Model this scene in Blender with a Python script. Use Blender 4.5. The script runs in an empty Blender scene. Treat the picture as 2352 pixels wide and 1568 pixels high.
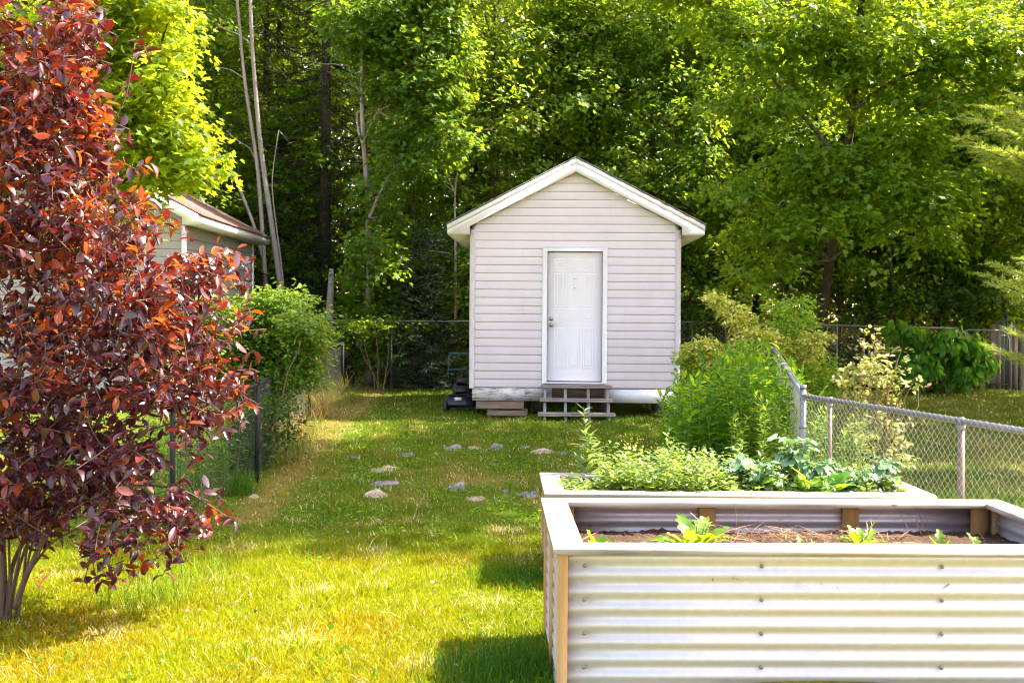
import bpy, math, random
import numpy as np
from math import radians, sin, cos, pi
from mathutils import Vector, Matrix

SC = bpy.context.scene
COL = SC.collection

# ------------------------------------------------------------------ camera
# all measuring below is done on a 2352 x 1568 grid laid over the picture
F, CX, HZ, EYE, ROLL = 2435.0, 1176.0, 724.0, 1.60, 0.0070
cam_d = bpy.data.cameras.new("camera")
cam = bpy.data.objects.new("camera", cam_d)
COL.objects.link(cam)
cam.location = (0, 0, EYE)
cam.rotation_mode = 'XYZ'
cam.rotation_euler = (radians(90), 0, 0)
cam.rotation_euler = (Matrix.Rotation(-ROLL, 3, 'Y') @ Matrix.Rotation(radians(90), 3, 'X')).to_euler()
cam_d.sensor_width = 36.0
cam_d.lens = 36.0 * F / 2352.0
cam_d.shift_y = -(784.0 - HZ) / 2352.0
cam_d.clip_start = 0.05
cam_d.clip_end = 2000
SC.camera = cam

# ------------------------------------------------------------------ light
SUN_EL, SUN_AZ = 53.0, 78.0          # azimuth measured from +Y (into the picture) towards +X
w = bpy.data.worlds.new("World"); SC.world = w; w.use_nodes = True
nt = w.node_tree; nt.nodes.clear()
sky = nt.nodes.new('ShaderNodeTexSky'); sky.sky_type = 'NISHITA'; sky.sun_disc = False
sky.sun_elevation = radians(SUN_EL); sky.sun_rotation = radians(SUN_AZ)
sky.air_density = 1.0; sky.dust_density = 1.6; sky.ozone_density = 1.0
bg = nt.nodes.new('ShaderNodeBackground'); bg.inputs['Strength'].default_value = 0.15
wo = nt.nodes.new('ShaderNodeOutputWorld')
tint = nt.nodes.new('ShaderNodeMix'); tint.data_type = 'RGBA'; tint.blend_type = 'MULTIPLY'; tint.inputs[0].default_value = 1.0
tint.inputs[7].default_value = (1.28, 1.0, 0.84, 1)
nt.links.new(sky.outputs[0], tint.inputs[6]); nt.links.new(tint.outputs[2], bg.inputs['Color']); nt.links.new(bg.outputs[0], wo.inputs['Surface'])
sd = bpy.data.lights.new("sun", 'SUN'); sd.energy = 3.7; sd.angle = radians(0.55); sd.color = (1.0, 0.90, 0.74)
so = bpy.data.objects.new("sun", sd); COL.objects.link(so)
sdir = Vector((sin(radians(SUN_AZ)) * cos(radians(SUN_EL)), cos(radians(SUN_AZ)) * cos(radians(SUN_EL)), sin(radians(SUN_EL))))
so.rotation_euler = sdir.to_track_quat('Z', 'Y').to_euler(); so.location = (0, 0, 40)
vs = SC.view_settings
SC.display_settings.display_device = 'sRGB'
vs.view_transform = 'Standard'; vs.look = 'None'; vs.gamma = 1.0; vs.use_curve_mapping = False
vs.exposure = 2.48
SC.render.engine = 'CYCLES'
SC.cycles.max_bounces = 8; SC.cycles.diffuse_bounces = 4; SC.cycles.transmission_bounces = 4
SC.cycles.glossy_bounces = 3; SC.cycles.transparent_max_bounces = 4
SC.cycles.use_adaptive_sampling = True; SC.cycles.adaptive_threshold = 0.02
SC.cycles.use_denoising = True
SC.cycles.denoiser = 'OPENIMAGEDENOISE'
SC.cycles.denoising_prefilter = 'ACCURATE'
SC.cycles.sample_clamp_indirect = 6.0
SC.cycles.filter_width = 1.15

# ------------------------------------------------------------------ helpers
def sstep(a, b, x):
    t = np.clip((np.asarray(x, float) - a) / (b - a), 0, 1)
    return t * t * (3 - 2 * t)

def ground(x, y):
    x = np.asarray(x, float); y = np.asarray(y, float)
    z = -(0.15 * (1 - sstep(0.1, 1.1, x)) + 0.04 * (1 - sstep(-3.0, -1.0, x))) * (1 - sstep(9.0, 16.5, y))
    z = z + 0.10 * sstep(17.5, 24, y)
    z = z + 0.018 * np.sin(x * 1.7 + 0.6 * y) * np.sin(y * 1.1 - 0.7 * x) + 0.010 * np.sin(x * 4.1 - y * 2.3)
    z = z + 0.05 * np.exp(-((x + 0.2) ** 2 / 2.2 + (y - 11.6) ** 2 / 0.5))
    return z

def P(px, py, Y):
    u = (px - CX) / F; v = (HZ - py) / F
    us = u - ROLL * v; vv = v + ROLL * u
    return np.array([us * Y, Y, EYE + vv * Y])

def G(px, py):
    Y = 6.0
    for _ in range(40):
        p = P(px, py, Y)
        vv = (p[2] - EYE) / Y
        Y2 = (float(ground(p[0], p[1])) - EYE) / vv
        Y = 0.5 * Y + 0.5 * min(max(Y2, 2), 60)
    p = P(px, py, Y); p[2] = float(ground(p[0], p[1]))
    return p

def np_mesh(name, V, loops, starts, col=None, smooth=False):
    me = bpy.data.meshes.new(name)
    V = np.asarray(V, np.float32)
    me.vertices.add(len(V)); me.vertices.foreach_set('co', V.ravel())
    loops = np.asarray(loops, np.int32); starts = np.asarray(starts, np.int32)
    me.loops.add(len(loops)); me.loops.foreach_set('vertex_index', loops)
    me.polygons.add(len(starts)); me.polygons.foreach_set('loop_start', starts)
    if smooth:
        me.polygons.foreach_set('use_smooth', np.ones(len(starts), bool))
    me.update(calc_edges=True)
    if col is not None:
        a = me.color_attributes.new('Col', 'FLOAT_COLOR', 'POINT')
        c = np.ones((len(V), 4), np.float32); c[:, :3] = col
        a.data.foreach_set('color', c.ravel())
    return me

def link(name, me, mat=None, parent=None):
    o = bpy.data.objects.new(name, me); COL.objects.link(o)
    if mat is not None:
        for m in (mat if isinstance(mat, (list, tuple)) else [mat]):
            me.materials.append(m)
    if parent is not None:
        o.parent = parent
    return o

def tag(o, label=None, cat=None, group=None, kind=None):
    if label: o['label'] = label
    if cat: o['category'] = cat
    if group: o['group'] = group
    if kind: o['kind'] = kind
    return o

def empty(name, loc=(0, 0, 0), rz=0.0):
    o = bpy.data.objects.new(name, None); COL.objects.link(o)
    o.location = loc; o.rotation_euler = (0, 0, rz); o.empty_display_size = 0.1
    return o

def copy_tree(o, parent=None):
    c = o.copy(); COL.objects.link(c)
    if parent is not None: c.parent = parent
    for ch in list(o.children):
        copy_tree(ch, c)
    return c

class MB:
    def __init__(s): s.V = []; s.L = []; s.S = []; s.n = 0; s.k = 0
    def add(s, V, faces):
        V = np.asarray(V, float); s.V.append(V)
        for f in faces:
            s.S.append(s.k); s.L.extend([i + s.n for i in f]); s.k += len(f)
        s.n += len(V); return s
    def box(s, c, d, rot=None, bev=0.0):
        c = np.asarray(c, float); h = np.asarray(d, float) / 2
        b = min(bev, h.min() * 0.49)
        if b > 0:
            pts = []
            for sx in (-1, 1):
                for sy in (-1, 1):
                    for sz in (-1, 1):
                        pts += [(sx * (h[0] - b), sy * (h[1] - b), sz * h[2]), (sx * (h[0] - b), sy * h[1], sz * (h[2] - b)), (sx * h[0], sy * (h[1] - b), sz * (h[2] - b))]
            V = np.array(pts)
            def I(sx, sy, sz, k): return ((sx > 0) * 4 + (sy > 0) * 2 + (sz > 0)) * 3 + k
            fs = []
            for sg in (-1, 1):
                q = [I(-1, -1, sg, 0), I(1, -1, sg, 0), I(1, 1, sg, 0), I(-1, 1, sg, 0)]; fs.append(q if sg > 0 else q[::-1])
                q = [I(-1, sg, -1, 1), I(1, sg, -1, 1), I(1, sg, 1, 1), I(-1, sg, 1, 1)]; fs.append(q if sg < 0 else q[::-1])
                q = [I(sg, -1, -1, 2), I(sg, 1, -1, 2), I(sg, 1, 1, 2), I(sg, -1, 1, 2)]; fs.append(q if sg > 0 else q[::-1])
            for a in (-1, 1):
                for bb in (-1, 1):
                    q = [I(-1, a, bb, 0), I(1, a, bb, 0), I(1, a, bb, 1), I(-1, a, bb, 1)]; fs.append(q if a * bb < 0 else q[::-1])
                    q = [I(a, -1, bb, 2), I(a, 1, bb, 2), I(a, 1, bb, 0), I(a, -1, bb, 0)]; fs.append(q if a * bb > 0 else q[::-1])
                    q = [I(a, bb, -1, 1), I(a, bb, 1, 1), I(a, bb, 1, 2), I(a, bb, -1, 2)]; fs.append(q if a * bb > 0 else q[::-1])
                    for cz in (-1, 1):
                        t = [I(a, bb, cz, 0), I(a, bb, cz, 1), I(a, bb, cz, 2)]; fs.append(t if a * bb * cz < 0 else t[::-1])
        else:
            V = np.array([(x * h[0], y * h[1], z * h[2]) for x in (-1, 1) for y in (-1, 1) for z in (-1, 1)])
            fs = [(0, 1, 3, 2), (4, 6, 7, 5), (0, 4, 5, 1), (2, 3, 7, 6), (0, 2, 6, 4), (1, 5, 7, 3)]
        if rot is not None:
            V = V @ np.array(rot).T
        return s.add(V + c, fs)
    def bar(s, a, b, wd, ht, up=(0, 0, 1), bev=0.0):
        a = np.asarray(a, float); b = np.asarray(b, float); d = b - a; L = np.linalg.norm(d); x = d / L
        z = np.asarray(up, float); z = z - x * (z @ x); z /= np.linalg.norm(z); y = np.cross(z, x)
        return s.box((a + b) / 2, (L, wd, ht), np.stack([x, y, z], 1), bev)
    def tube(s, path, rad, k=6, cap=True):
        path = np.asarray(path, float); n = len(path)
        rad = np.broadcast_to(np.asarray(rad, float), (n,))
        t = np.gradient(path, axis=0); t /= np.linalg.norm(t, axis=1)[:, None] + 1e-9
        ref = np.array([0.0, 0, 1]) if abs(t[:, 2]).mean() < 0.8 else np.array([1.0, 0, 0])
        a = np.cross(t, ref); a /= np.linalg.norm(a, axis=1)[:, None] + 1e-9
        b = np.cross(t, a)
        ang = np.arange(k) * 2 * pi / k
        V = path[:, None, :] + rad[:, None, None] * (np.cos(ang)[None, :, None] * a[:, None, :] + np.sin(ang)[None, :, None] * b[:, None, :])
        fs = []
        for i in range(n - 1):
            for j in range(k):
                j2 = (j + 1) % k
                fs.append((i * k + j, (i + 1) * k + j, (i + 1) * k + j2, i * k + j2))
        if cap:
            fs.append(tuple(range(k))); fs.append(tuple((n - 1) * k + j for j in reversed(range(k))))
        return s.add(V.reshape(-1, 3), fs)
    def prism(s, poly, y0, y1):     # polygon in x,z extruded along y
        n = len(poly)
        V = [(p[0], y0, p[1]) for p in poly] + [(p[0], y1, p[1]) for p in poly]
        return s.add(V, [tuple(range(n)), tuple(range(2 * n - 1, n - 1, -1))] + [(j, j + n, (j + 1) % n + n, (j + 1) % n) for j in range(n)])
    def ball(s, c, r, nu=8, nv=6, sc=(1, 1, 1)):
        V = []; fs = []
        for i in range(nv + 1):
            th = pi * i / nv
            for j in range(nu):
                ph = 2 * pi * j / nu
                V.append((c[0] + r * sc[0] * sin(th) * cos(ph), c[1] + r * sc[1] * sin(th) * sin(ph), c[2] + r * sc[2] * cos(th)))
        for i in range(nv):
            for j in range(nu):
                fs.append((i * nu + j, (i + 1) * nu + j, (i + 1) * nu + (j + 1) % nu, i * nu + (j + 1) % nu))
        return s.add(V, fs)
    def build(s, name, mat, parent=None, smooth=False, col=None):
        me = np_mesh(name, np.concatenate(s.V), s.L, s.S, col, smooth)
        return link(name, me, mat, parent)

# ---- leaves: many copies of small templates in one mesh
def nrmz(a): return a / (np.linalg.norm(a, axis=-1, keepdims=True) + 1e-9)

def scatter(name, tmpls, pos, axis, nrm, size, rng, col=None, smooth=False):
    y = nrmz(np.asarray(axis, float)); z = np.asarray(nrm, float); z = nrmz(z - y * (z * y).sum(1, keepdims=True)); x = np.cross(y, z)
    pos = np.asarray(pos, float); size = np.asarray(size, float)
    if size.ndim == 1: size = np.stack([size] * 3, 1)
    ch = rng.integers(0, len(tmpls), len(pos))
    Vs = []; Ls = []; Ss = []; Cs = []; nv = 0; nl = 0
    for ti, (tv, tf) in enumerate(tmpls):
        idx = np.where(ch == ti)[0]
        if len(idx) == 0: continue
        tv = np.asarray(tv, float); m = len(tv); n = len(idx)
        s = size[idx]
        V = pos[idx, None, :] + tv[None, :, 0, None] * s[:, None, 0, None] * x[idx, None, :] + tv[None, :, 1, None] * s[:, None, 1, None] * y[idx, None, :] + tv[None, :, 2, None] * s[:, None, 2, None] * z[idx, None, :]
        Vs.append(V.reshape(-1, 3))
        fl = np.array([i for f in tf for i in f]); st = np.cumsum([0] + [len(f) for f in tf])[:-1]
        Ls.append((fl[None, :] + (np.arange(n) * m)[:, None] + nv).ravel())
        Ss.append((st[None, :] + (np.arange(n) * len(fl))[:, None] + nl).ravel())
        nv += n * m; nl += n * len(fl)
        if col is not None: Cs.append(np.repeat(col[idx], m, 0))
    return np_mesh(name, np.concatenate(Vs), np.concatenate(Ls), np.concatenate(Ss), np.concatenate(Cs) if col is not None else None, smooth)

def ovate(nseg=4, wmax=0.30, fold=0.10, curl=0.18, tip=1.0, peak=0.45):
    V = []; 
    for i in range(nseg + 1):
        t = i / nseg
        wd = wmax * (sin(pi * min(1, t ** (math.log(0.5) / math.log(peak)))) ** 0.8) if 0 < t < 1 else 0.0
        zc = -curl * t * t
        V += [(-wd, t, zc + fold * wd / wmax), (0, t, zc), (wd, t, zc + fold * wd / wmax)]
    fs = []
    for i in range(nseg):
        a = i * 3; b = a + 3
        if i == 0: fs += [(a + 1, b + 1, b), (a + 1, b + 2, b + 1)]
        elif i == nseg - 1: fs += [(a, a + 1, b + 1), (a + 1, a + 2, b + 1)]
        else: fs += [(a, a + 1, b + 1, b), (a + 1, a + 2, b + 2, b + 1)]
    return V, fs

def maple(fold=0.08, droop=0.15):
    half = [(0, 0.0), (0.16, 0.10), (0.42, 0.06), (0.34, 0.27), (0.56, 0.56), (0.26, 0.52), (0.16, 0.70), (0, 1.0)]
    V = []; 
    for x, y in half: V.append((x, y, fold * x * 2 - droop * y * y))
    for x, y in half[1:-1]: V.append((-x, y, fold * x * 2 - droop * y * y))
    n = len(half)
    r = list(range(n)); l = [0] + list(range(n, 2 * n - 2)) + [n - 1]
    fs = []
    for s_, rev in ((r, False), (l, True)):
        for tri in ((0, 1, 2), (0, 2, 3), (0, 3, 4), (0, 4, 5), (0, 5, 6), (0, 6, 7)):
            t = tuple(s_[i] for i in tri); fs.append(t[::-1] if rev else t)
    return V, fs

def simple_leaf(wd=0.3, fold=0.08):
    return [(0, 0, 0), (wd, 0.42, fold), (0, 1, -0.12), (-wd, 0.42, fold)], [(0, 1, 2), (0, 2, 3)]

def spray(n=10, L=0.5, wd=0.035, rng=random.Random(4)):
    V = []; fs = []
    for i in range(n):
        t = i / (n - 1)
        sg = 1 if i % 2 else -1
        a = radians(rng.uniform(35, 65)) * sg
        b = (0, t * 0.9, 0); e = (sin(a) * L * (1 - 0.55 * t), t * 0.9 + cos(a) * L * (1 - 0.5 * t), rng.uniform(-0.15, 0.2))
        k = len(V)
        V += [b, (e[0] * 0.5 + wd, (b[1] + e[1]) / 2, e[2] / 2), e, (e[0] * 0.5 - wd, (b[1] + e[1]) / 2, e[2] / 2)]
        fs += [(k, k + 1, k + 2), (k, k + 2, k + 3)]
    k = len(V); V += [(-0.025, 0, 0), (0.025, 0, 0), (0, 1.15, 0)]; fs.append((k, k + 1, k + 2))
    return V, fs

OVATE = [ovate(4, 0.29, 0.08, 0.15), ovate(4, 0.26, 0.14, 0.30), ovate(4, 0.31, 0.03, -0.12)]
MAPLE = [maple(), maple(-0.10, 0.30), maple(0.20, 0.05)]
SIMPLE = [simple_leaf(), simple_leaf(0.24, 0.14), simple_leaf(0.34, -0.06)]
LANCE = [ovate(3, 0.13, 0.04, 0.25, peak=0.4), ovate(3, 0.15, 0.06, 0.45, peak=0.4), ovate(3, 0.14, 0.02, 0.0, peak=0.4)]
NEEDLE = [spray(12, 0.5, 0.03, random.Random(1)), spray(12, 0.45, 0.03, random.Random(2)), spray(10, 0.55, 0.035, random.Random(3))]

# ------------------------------------------------------------------ materials
def new_mat(name):
    m = bpy.data.materials.new(name); m.use_nodes = True
    n = m.node_tree.nodes; p = n['Principled BSDF']
    return m, m.node_tree, p

def lk(nt, a, b): nt.links.new(a, b)

def ramp(nt, fac, stops, interp='LINEAR'):
    r = nt.nodes.new('ShaderNodeValToRGB'); r.color_ramp.interpolation = interp
    el = r.color_ramp.elements
    while len(el) < len(stops): el.new(0.5)
    for e, (p, c) in zip(el, stops):
        e.position = p; e.color = (c[0], c[1], c[2], 1)
    if fac is not None: lk(nt, fac, r.inputs['Fac'])
    return r.outputs['Color']

def noise(nt, scale, detail=4, rough=0.6, vec=None, coord='Object', stretch=None):
    n = nt.nodes.new('ShaderNodeTexNoise'); n.inputs['Scale'].default_value = scale
    n.inputs['Detail'].default_value = detail; n.inputs['Roughness'].default_value = rough
    if vec is None:
        vec = nt.nodes.new('ShaderNodeTexCoord').outputs[coord]
    if stretch:
        mp = nt.nodes.new('ShaderNodeMapping'); mp.inputs['Scale'].default_value = stretch
        lk(nt, vec, mp.inputs['Vector']); vec = mp.outputs['Vector']
    lk(nt, vec, n.inputs['Vector'])
    return n.outputs['Fac']

def mixc(nt, fac, a, b, mode='MIX'):
    m = nt.nodes.new('ShaderNodeMix'); m.data_type = 'RGBA'; m.blend_type = mode
    for s, v in ((m.inputs[0], fac), (m.inputs[6], a), (m.inputs[7], b)):
        if isinstance(v, (int, float)): s.default_value = v
        elif isinstance(v, tuple): s.default_value = (v[0], v[1], v[2], 1)
        else: lk(nt, v, s)
    return m.outputs[2]

def bump(nt, p, h, st=0.3, dist=0.01):
    b = nt.nodes.new('ShaderNodeBump'); b.inputs['Strength'].default_value = st; b.inputs['Distance'].default_value = dist
    lk(nt, h, b.inputs['Height']); lk(nt, b.outputs[0], p.inputs['Normal'])

def leaf_mat(name, stops, trans=(0.30, 0.38, 0.03), tfac=0.45, rough=0.45, spec=0.35, tvary=0.35, attr=False, under=None):
    m, nt, p = new_mat(name)
    g = nt.nodes.new('ShaderNodeNewGeometry')
    if attr:
        at = nt.nodes.new('ShaderNodeAttribute'); at.attribute_name = 'Col'; c = at.outputs['Color']
    else:
        c = ramp(nt, g.outputs['Random Per Island'], stops)
    if under is not None:
        c = mixc(nt, g.outputs['Backfacing'], c, under)
    lk(nt, c, p.inputs['Base Color']); p.inputs['Roughness'].default_value = rough
    p.inputs['Specular IOR Level'].default_value = spec
    tr = nt.nodes.new('ShaderNodeBsdfTranslucent')
    if attr:
        tc = mixc(nt, 1.0, c, trans, 'MULTIPLY')
    else:
        hv = nt.nodes.new('ShaderNodeHueSaturation'); hv.inputs['Color'].default_value = (*trans, 1)
        mm = nt.nodes.new('ShaderNodeMapRange'); mm.inputs['From Min'].default_value = 0; mm.inputs['From Max'].default_value = 1
        mm.inputs['To Min'].default_value = 1 - tvary; mm.inputs['To Max'].default_value = 1 + tvary
        lk(nt, g.outputs['Random Per Island'], mm.inputs['Value']); lk(nt, mm.outputs[0], hv.inputs['Value'])
        tc = hv.outputs['Color']
    lk(nt, tc, tr.inputs['Color'])
    mx = nt.nodes.new('ShaderNodeMixShader'); mx.inputs[0].default_value = tfac
    lk(nt, p.outputs[0], mx.inputs[1]); lk(nt, tr.outputs[0], mx.inputs[2])
    lk(nt, mx.outputs[0], nt.nodes['Material Output'].inputs['Surface'])
    return m

def bark_mat(name, a, b, scale=14, stretch=(1, 1, 0.25), rough=0.9):
    m, nt, p = new_mat(name)
    n = noise(nt, scale, 6, 0.65, stretch=stretch)
    lk(nt, ramp(nt, n, [(0.3, a), (0.7, b)]), p.inputs['Base Color']); p.inputs['Roughness'].default_value = rough
    bump(nt, p, n, 0.5, 0.02); return m

def wood_mat(name, stops, along='x', scale=3.0, rough=0.8, knots=True):
    m, nt, p = new_mat(name)
    st = {'x': (0.6, 9, 9), 'y': (9, 0.6, 9), 'z': (9, 9, 0.6)}[along]
    n = noise(nt, scale, 7, 0.65, stretch=st)
    c = ramp(nt, n, stops)
    n2 = noise(nt, 2.3, 4, 0.6)
    c = mixc(nt, ramp(nt, n2, [(0.45, (0, 0, 0)), (0.75, (0.5, 0.5, 0.5))]), c, stops[0][1])
    if knots:
        v = nt.nodes.new('ShaderNodeTexVoronoi'); v.inputs['Scale'].default_value = 2.6
        tc = nt.nodes.new('ShaderNodeTexCoord'); mp = nt.nodes.new('ShaderNodeMapping')
        mp.inputs['Scale'].default_value = {'x': (1, 3, 3), 'y': (3, 1, 3), 'z': (3, 3, 1)}[along]
        lk(nt, tc.outputs['Object'], mp.inputs['Vector']); lk(nt, mp.outputs[0], v.inputs['Vector'])
        k = ramp(nt, v.outputs['Distance'], [(0.02, (1, 1, 1)), (0.07, (0, 0, 0))])
        c = mixc(nt, k, c, tuple(x * 0.30 for x in stops[0][1]))
    lk(nt, c, p.inputs['Base Color']); p.inputs['Roughness'].default_value = rough
    bump(nt, p, n, 0.35, 0.004); return m

def plain(name, c, rough=0.5, metal=0.0, var=0.12, scale=6, bumpst=0.0):
    m, nt, p = new_mat(name)
    n = noise(nt, scale, 5, 0.6)
    lk(nt, ramp(nt, n, [(0.25, tuple(x * (1 - var) for x in c)), (0.75, tuple(min(1, x * (1 + var)) for x in c))]), p.inputs['Base Color'])
    p.inputs['Roughness'].default_value = rough; p.inputs['Metallic'].default_value = metal
    if bumpst: bump(nt, p, n, bumpst, 0.005)
    return m

M = {}
# ground
def ground_mat():
    m, nt, p = new_mat('lawn_ground')
    at = nt.nodes.new('ShaderNodeAttribute'); at.attribute_name = 'Col'
    n = noise(nt, 9.0, 8, 0.7); n2 = noise(nt, 60.0, 6, 0.7)
    c = mixc(nt, 1.0, at.outputs['Color'], ramp(nt, n, [(0.3, (0.6, 0.62, 0.55)), (0.7, (1.35, 1.25, 1.2))]), 'MULTIPLY')
    c = mixc(nt, 1.0, c, ramp(nt, n2, [(0.3, (0.55, 0.55, 0.55)), (0.7, (1.4, 1.4, 1.4))]), 'MULTIPLY')
    lk(nt, c, p.inputs['Base Color']); p.inputs['Roughness'].default_value = 0.95; p.inputs['Specular IOR Level'].default_value = 0.1
    bump(nt, p, n2, 0.8, 0.03); return m
M['ground'] = ground_mat()
M['grass'] = leaf_mat('grass_blades', None, trans=(1.7, 1.7, 0.9), tfac=0.42, rough=0.6, spec=0.07, attr=True)
# shed
def siding_mat(name, a, b):
    m, nt, p = new_mat(name)
    n = noise(nt, 1.6, 4, 0.6, stretch=(1, 1, 1)); n2 = noise(nt, 40, 5, 0.7, stretch=(0.06, 1, 1.0)); n3 = noise(nt, 3.0, 5, 0.7, stretch=(3.5, 3.5, 0.35))
    c = ramp(nt, n, [(0.3, a), (0.7, b)])
    c = mixc(nt, ramp(nt, n3, [(0.55, (0, 0, 0)), (0.85, (0.28, 0.28, 0.28))]), c, (0.42, 0.38, 0.33))
    lk(nt, c, p.inputs['Base Color']); p.inputs['Roughness'].default_value = 0.5; p.inputs['Specular IOR Level'].default_value = 0.35
    bump(nt, p, n2, 0.12, 0.002); return m
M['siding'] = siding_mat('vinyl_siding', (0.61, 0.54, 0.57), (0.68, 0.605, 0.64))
M['siding_nb_shade'] = siding_mat('shade_toned_siding', (0.30, 0.275, 0.285), (0.36, 0.33, 0.34))  # neighbour's siding darkened: the shade on its walls is put into the colour
M['corner'] = plain('vinyl_corner', (0.56, 0.50, 0.51), 0.5)
M['white'] = plain('white_trim', (0.80, 0.77, 0.79), 0.4, var=0.05)
M['door'] = plain('white_door_paint', (0.74, 0.70, 0.72), 0.55, var=0.04, scale=2)
M['soffit'] = plain('soffit_vinyl', (0.62, 0.57, 0.52), 0.55)
def skirt_mat():
    m, nt, p = new_mat('peeling_white_board')
    n = noise(nt, 5, 8, 0.75, stretch=(0.7, 1, 3)); 
    c = ramp(nt, n, [(0.40, (0.20, 0.12, 0.08)), (0.48, (0.55, 0.52, 0.50)), (0.66, (0.74, 0.72, 0.73))])
    lk(nt, c, p.inputs['Base Color']); p.inputs['Roughness'].default_value = 0.7; bump(nt, p, n, 0.3, 0.004); return m
M['skirt'] = skirt_mat()
M['shingle'] = None
def shingle_mat(name, a, b):
    m, nt, p = new_mat(name)
    br = nt.nodes.new('ShaderNodeTexBrick'); br.inputs['Scale'].default_value = 1.0
    br.inputs['Brick Width'].default_value = 0.30; br.inputs['Row Height'].default_value = 0.14; br.inputs['Mortar Size'].default_value = 0.006
    br.inputs['Color1'].default_value = (*a, 1); br.inputs['Color2'].default_value = (*b, 1); br.inputs['Mortar'].default_value = (a[0] * .3, a[1] * .3, a[2] * .3, 1)
    tc = nt.nodes.new('ShaderNodeTexCoord'); mp = nt.nodes.new('ShaderNodeMapping'); mp.inputs['Rotation'].default_value = (0, 0, radians(90))
    lk(nt, tc.outputs['Object'], mp.inputs['Vector']); lk(nt, mp.outputs[0], br.inputs['Vector'])
    n = noise(nt, 60, 4, 0.7)
    c = mixc(nt, 1.0, br.outputs['Color'], ramp(nt, n, [(0.3, (0.7, 0.7, 0.7)), (0.7, (1.3, 1.3, 1.3))]), 'MULTIPLY')
    lk(nt, c, p.inputs['Base Color']); p.inputs['Roughness'].default_value = 0.9; bump(nt, p, n, 0.3, 0.004); return m
M['shingle'] = shingle_mat('brown_shingles', (0.16, 0.085, 0.07), (0.22, 0.12, 0.10))
M['shingle_grey'] = shingle_mat('grey_shingles', (0.10, 0.09, 0.09), (0.15, 0.13, 0.12))
M['brass'] = plain('worn_knob_metal', (0.38, 0.33, 0.27), 0.3, 0.9)
M['dark_hole'] = plain('dark_hole_metal', (0.10, 0.10, 0.10), 0.5)
M['step_wood'] = wood_mat('weathered_step_wood', [(0.3, (0.19, 0.165, 0.155)), (0.7, (0.40, 0.36, 0.345))], 'x', 3)
M['beam_wood'] = wood_mat('old_timber', [(0.3, (0.13, 0.085, 0.06)), (0.7, (0.32, 0.23, 0.17))], 'x', 4)
# beds
M['cap'] = wood_mat('bleached_cap_board', [(0.22, (0.06, 0.046, 0.034)), (0.40, (0.32, 0.27, 0.21)), (0.7, (0.52, 0.47, 0.40))], 'x', 3)
M['cap_y'] = wood_mat('bleached_cap_board_end', [(0.24, (0.05, 0.043, 0.036)), (0.44, (0.26, 0.23, 0.20)), (0.7, (0.48, 0.45, 0.41))], 'y', 3)
M['cap_grey'] = wood_mat('grey_cap_board', [(0.3, (0.30, 0.25, 0.21)), (0.7, (0.50, 0.45, 0.40))], 'x', 3)
M['cap_grey_y'] = wood_mat('grey_cap_board_end', [(0.3, (0.30, 0.25, 0.21)), (0.7, (0.50, 0.45, 0.40))], 'y', 3)
M['post'] = wood_mat('pine_post', [(0.3, (0.34, 0.20, 0.085)), (0.7, (0.50, 0.33, 0.16))], 'z', 3)
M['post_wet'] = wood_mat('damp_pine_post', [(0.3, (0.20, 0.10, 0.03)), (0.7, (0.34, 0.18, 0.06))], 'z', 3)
def galv_mat(name, c, rough, dirt, metal=0.85):
    m, nt, p = new_mat(name)
    n = noise(nt, 3.0, 6, 0.65, stretch=(0.5, 0.5, 2)); n2 = noise(nt, 26, 4, 0.6)
    base = ramp(nt, n2, [(0.3, tuple(x * 0.94 for x in c)), (0.7, tuple(min(1, x * 1.05) for x in c))])
    base = mixc(nt, ramp(nt, n, [(0.5, (0, 0, 0)), (0.8, (dirt, dirt, dirt))]), base, (0.20, 0.12, 0.08))
    lk(nt, base, p.inputs['Base Color']); p.inputs['Metallic'].default_value = metal
    lk(nt, ramp(nt, n, [(0.3, (rough * 0.85,) * 3), (0.8, (min(1, rough * 1.3),) * 3)]), p.inputs['Roughness'])
    return m
M['galv'] = galv_mat('galvanised_sheet', (0.53, 0.52, 0.55), 0.46, 0.06, 0.42)
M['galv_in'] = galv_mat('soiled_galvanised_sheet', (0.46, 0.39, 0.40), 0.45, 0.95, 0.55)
M['screw'] = plain('screw_head', (0.20, 0.18, 0.15), 0.5, 0.4)
def soil_mat():
    m, nt, p = new_mat('mulch_soil')
    n = noise(nt, 55, 6, 0.75); n2 = noise(nt, 8, 5, 0.6)
    c = ramp(nt, n, [(0.3, (0.020, 0.009, 0.005)), (0.5, (0.085, 0.040, 0.019)), (0.75, (0.21, 0.115, 0.062))])
    c = mixc(nt, ramp(nt, n2, [(0.4, (0, 0, 0)), (0.7, (0.6, 0.6, 0.6))]), c, (0.028, 0.013, 0.007))
    lk(nt, c, p.inputs['Base Color']); p.inputs['Roughness'].default_value = 0.95; bump(nt, p, n, 1.0, 0.02); return m
M['soil'] = soil_mat()
M['straw'] = leaf_mat('dry_straw', [(0, (0.10, 0.050, 0.025)), (0.5, (0.20, 0.115, 0.055)), (1, (0.38, 0.25, 0.14))], (0.3, 0.2, 0.1), 0.15)
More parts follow.
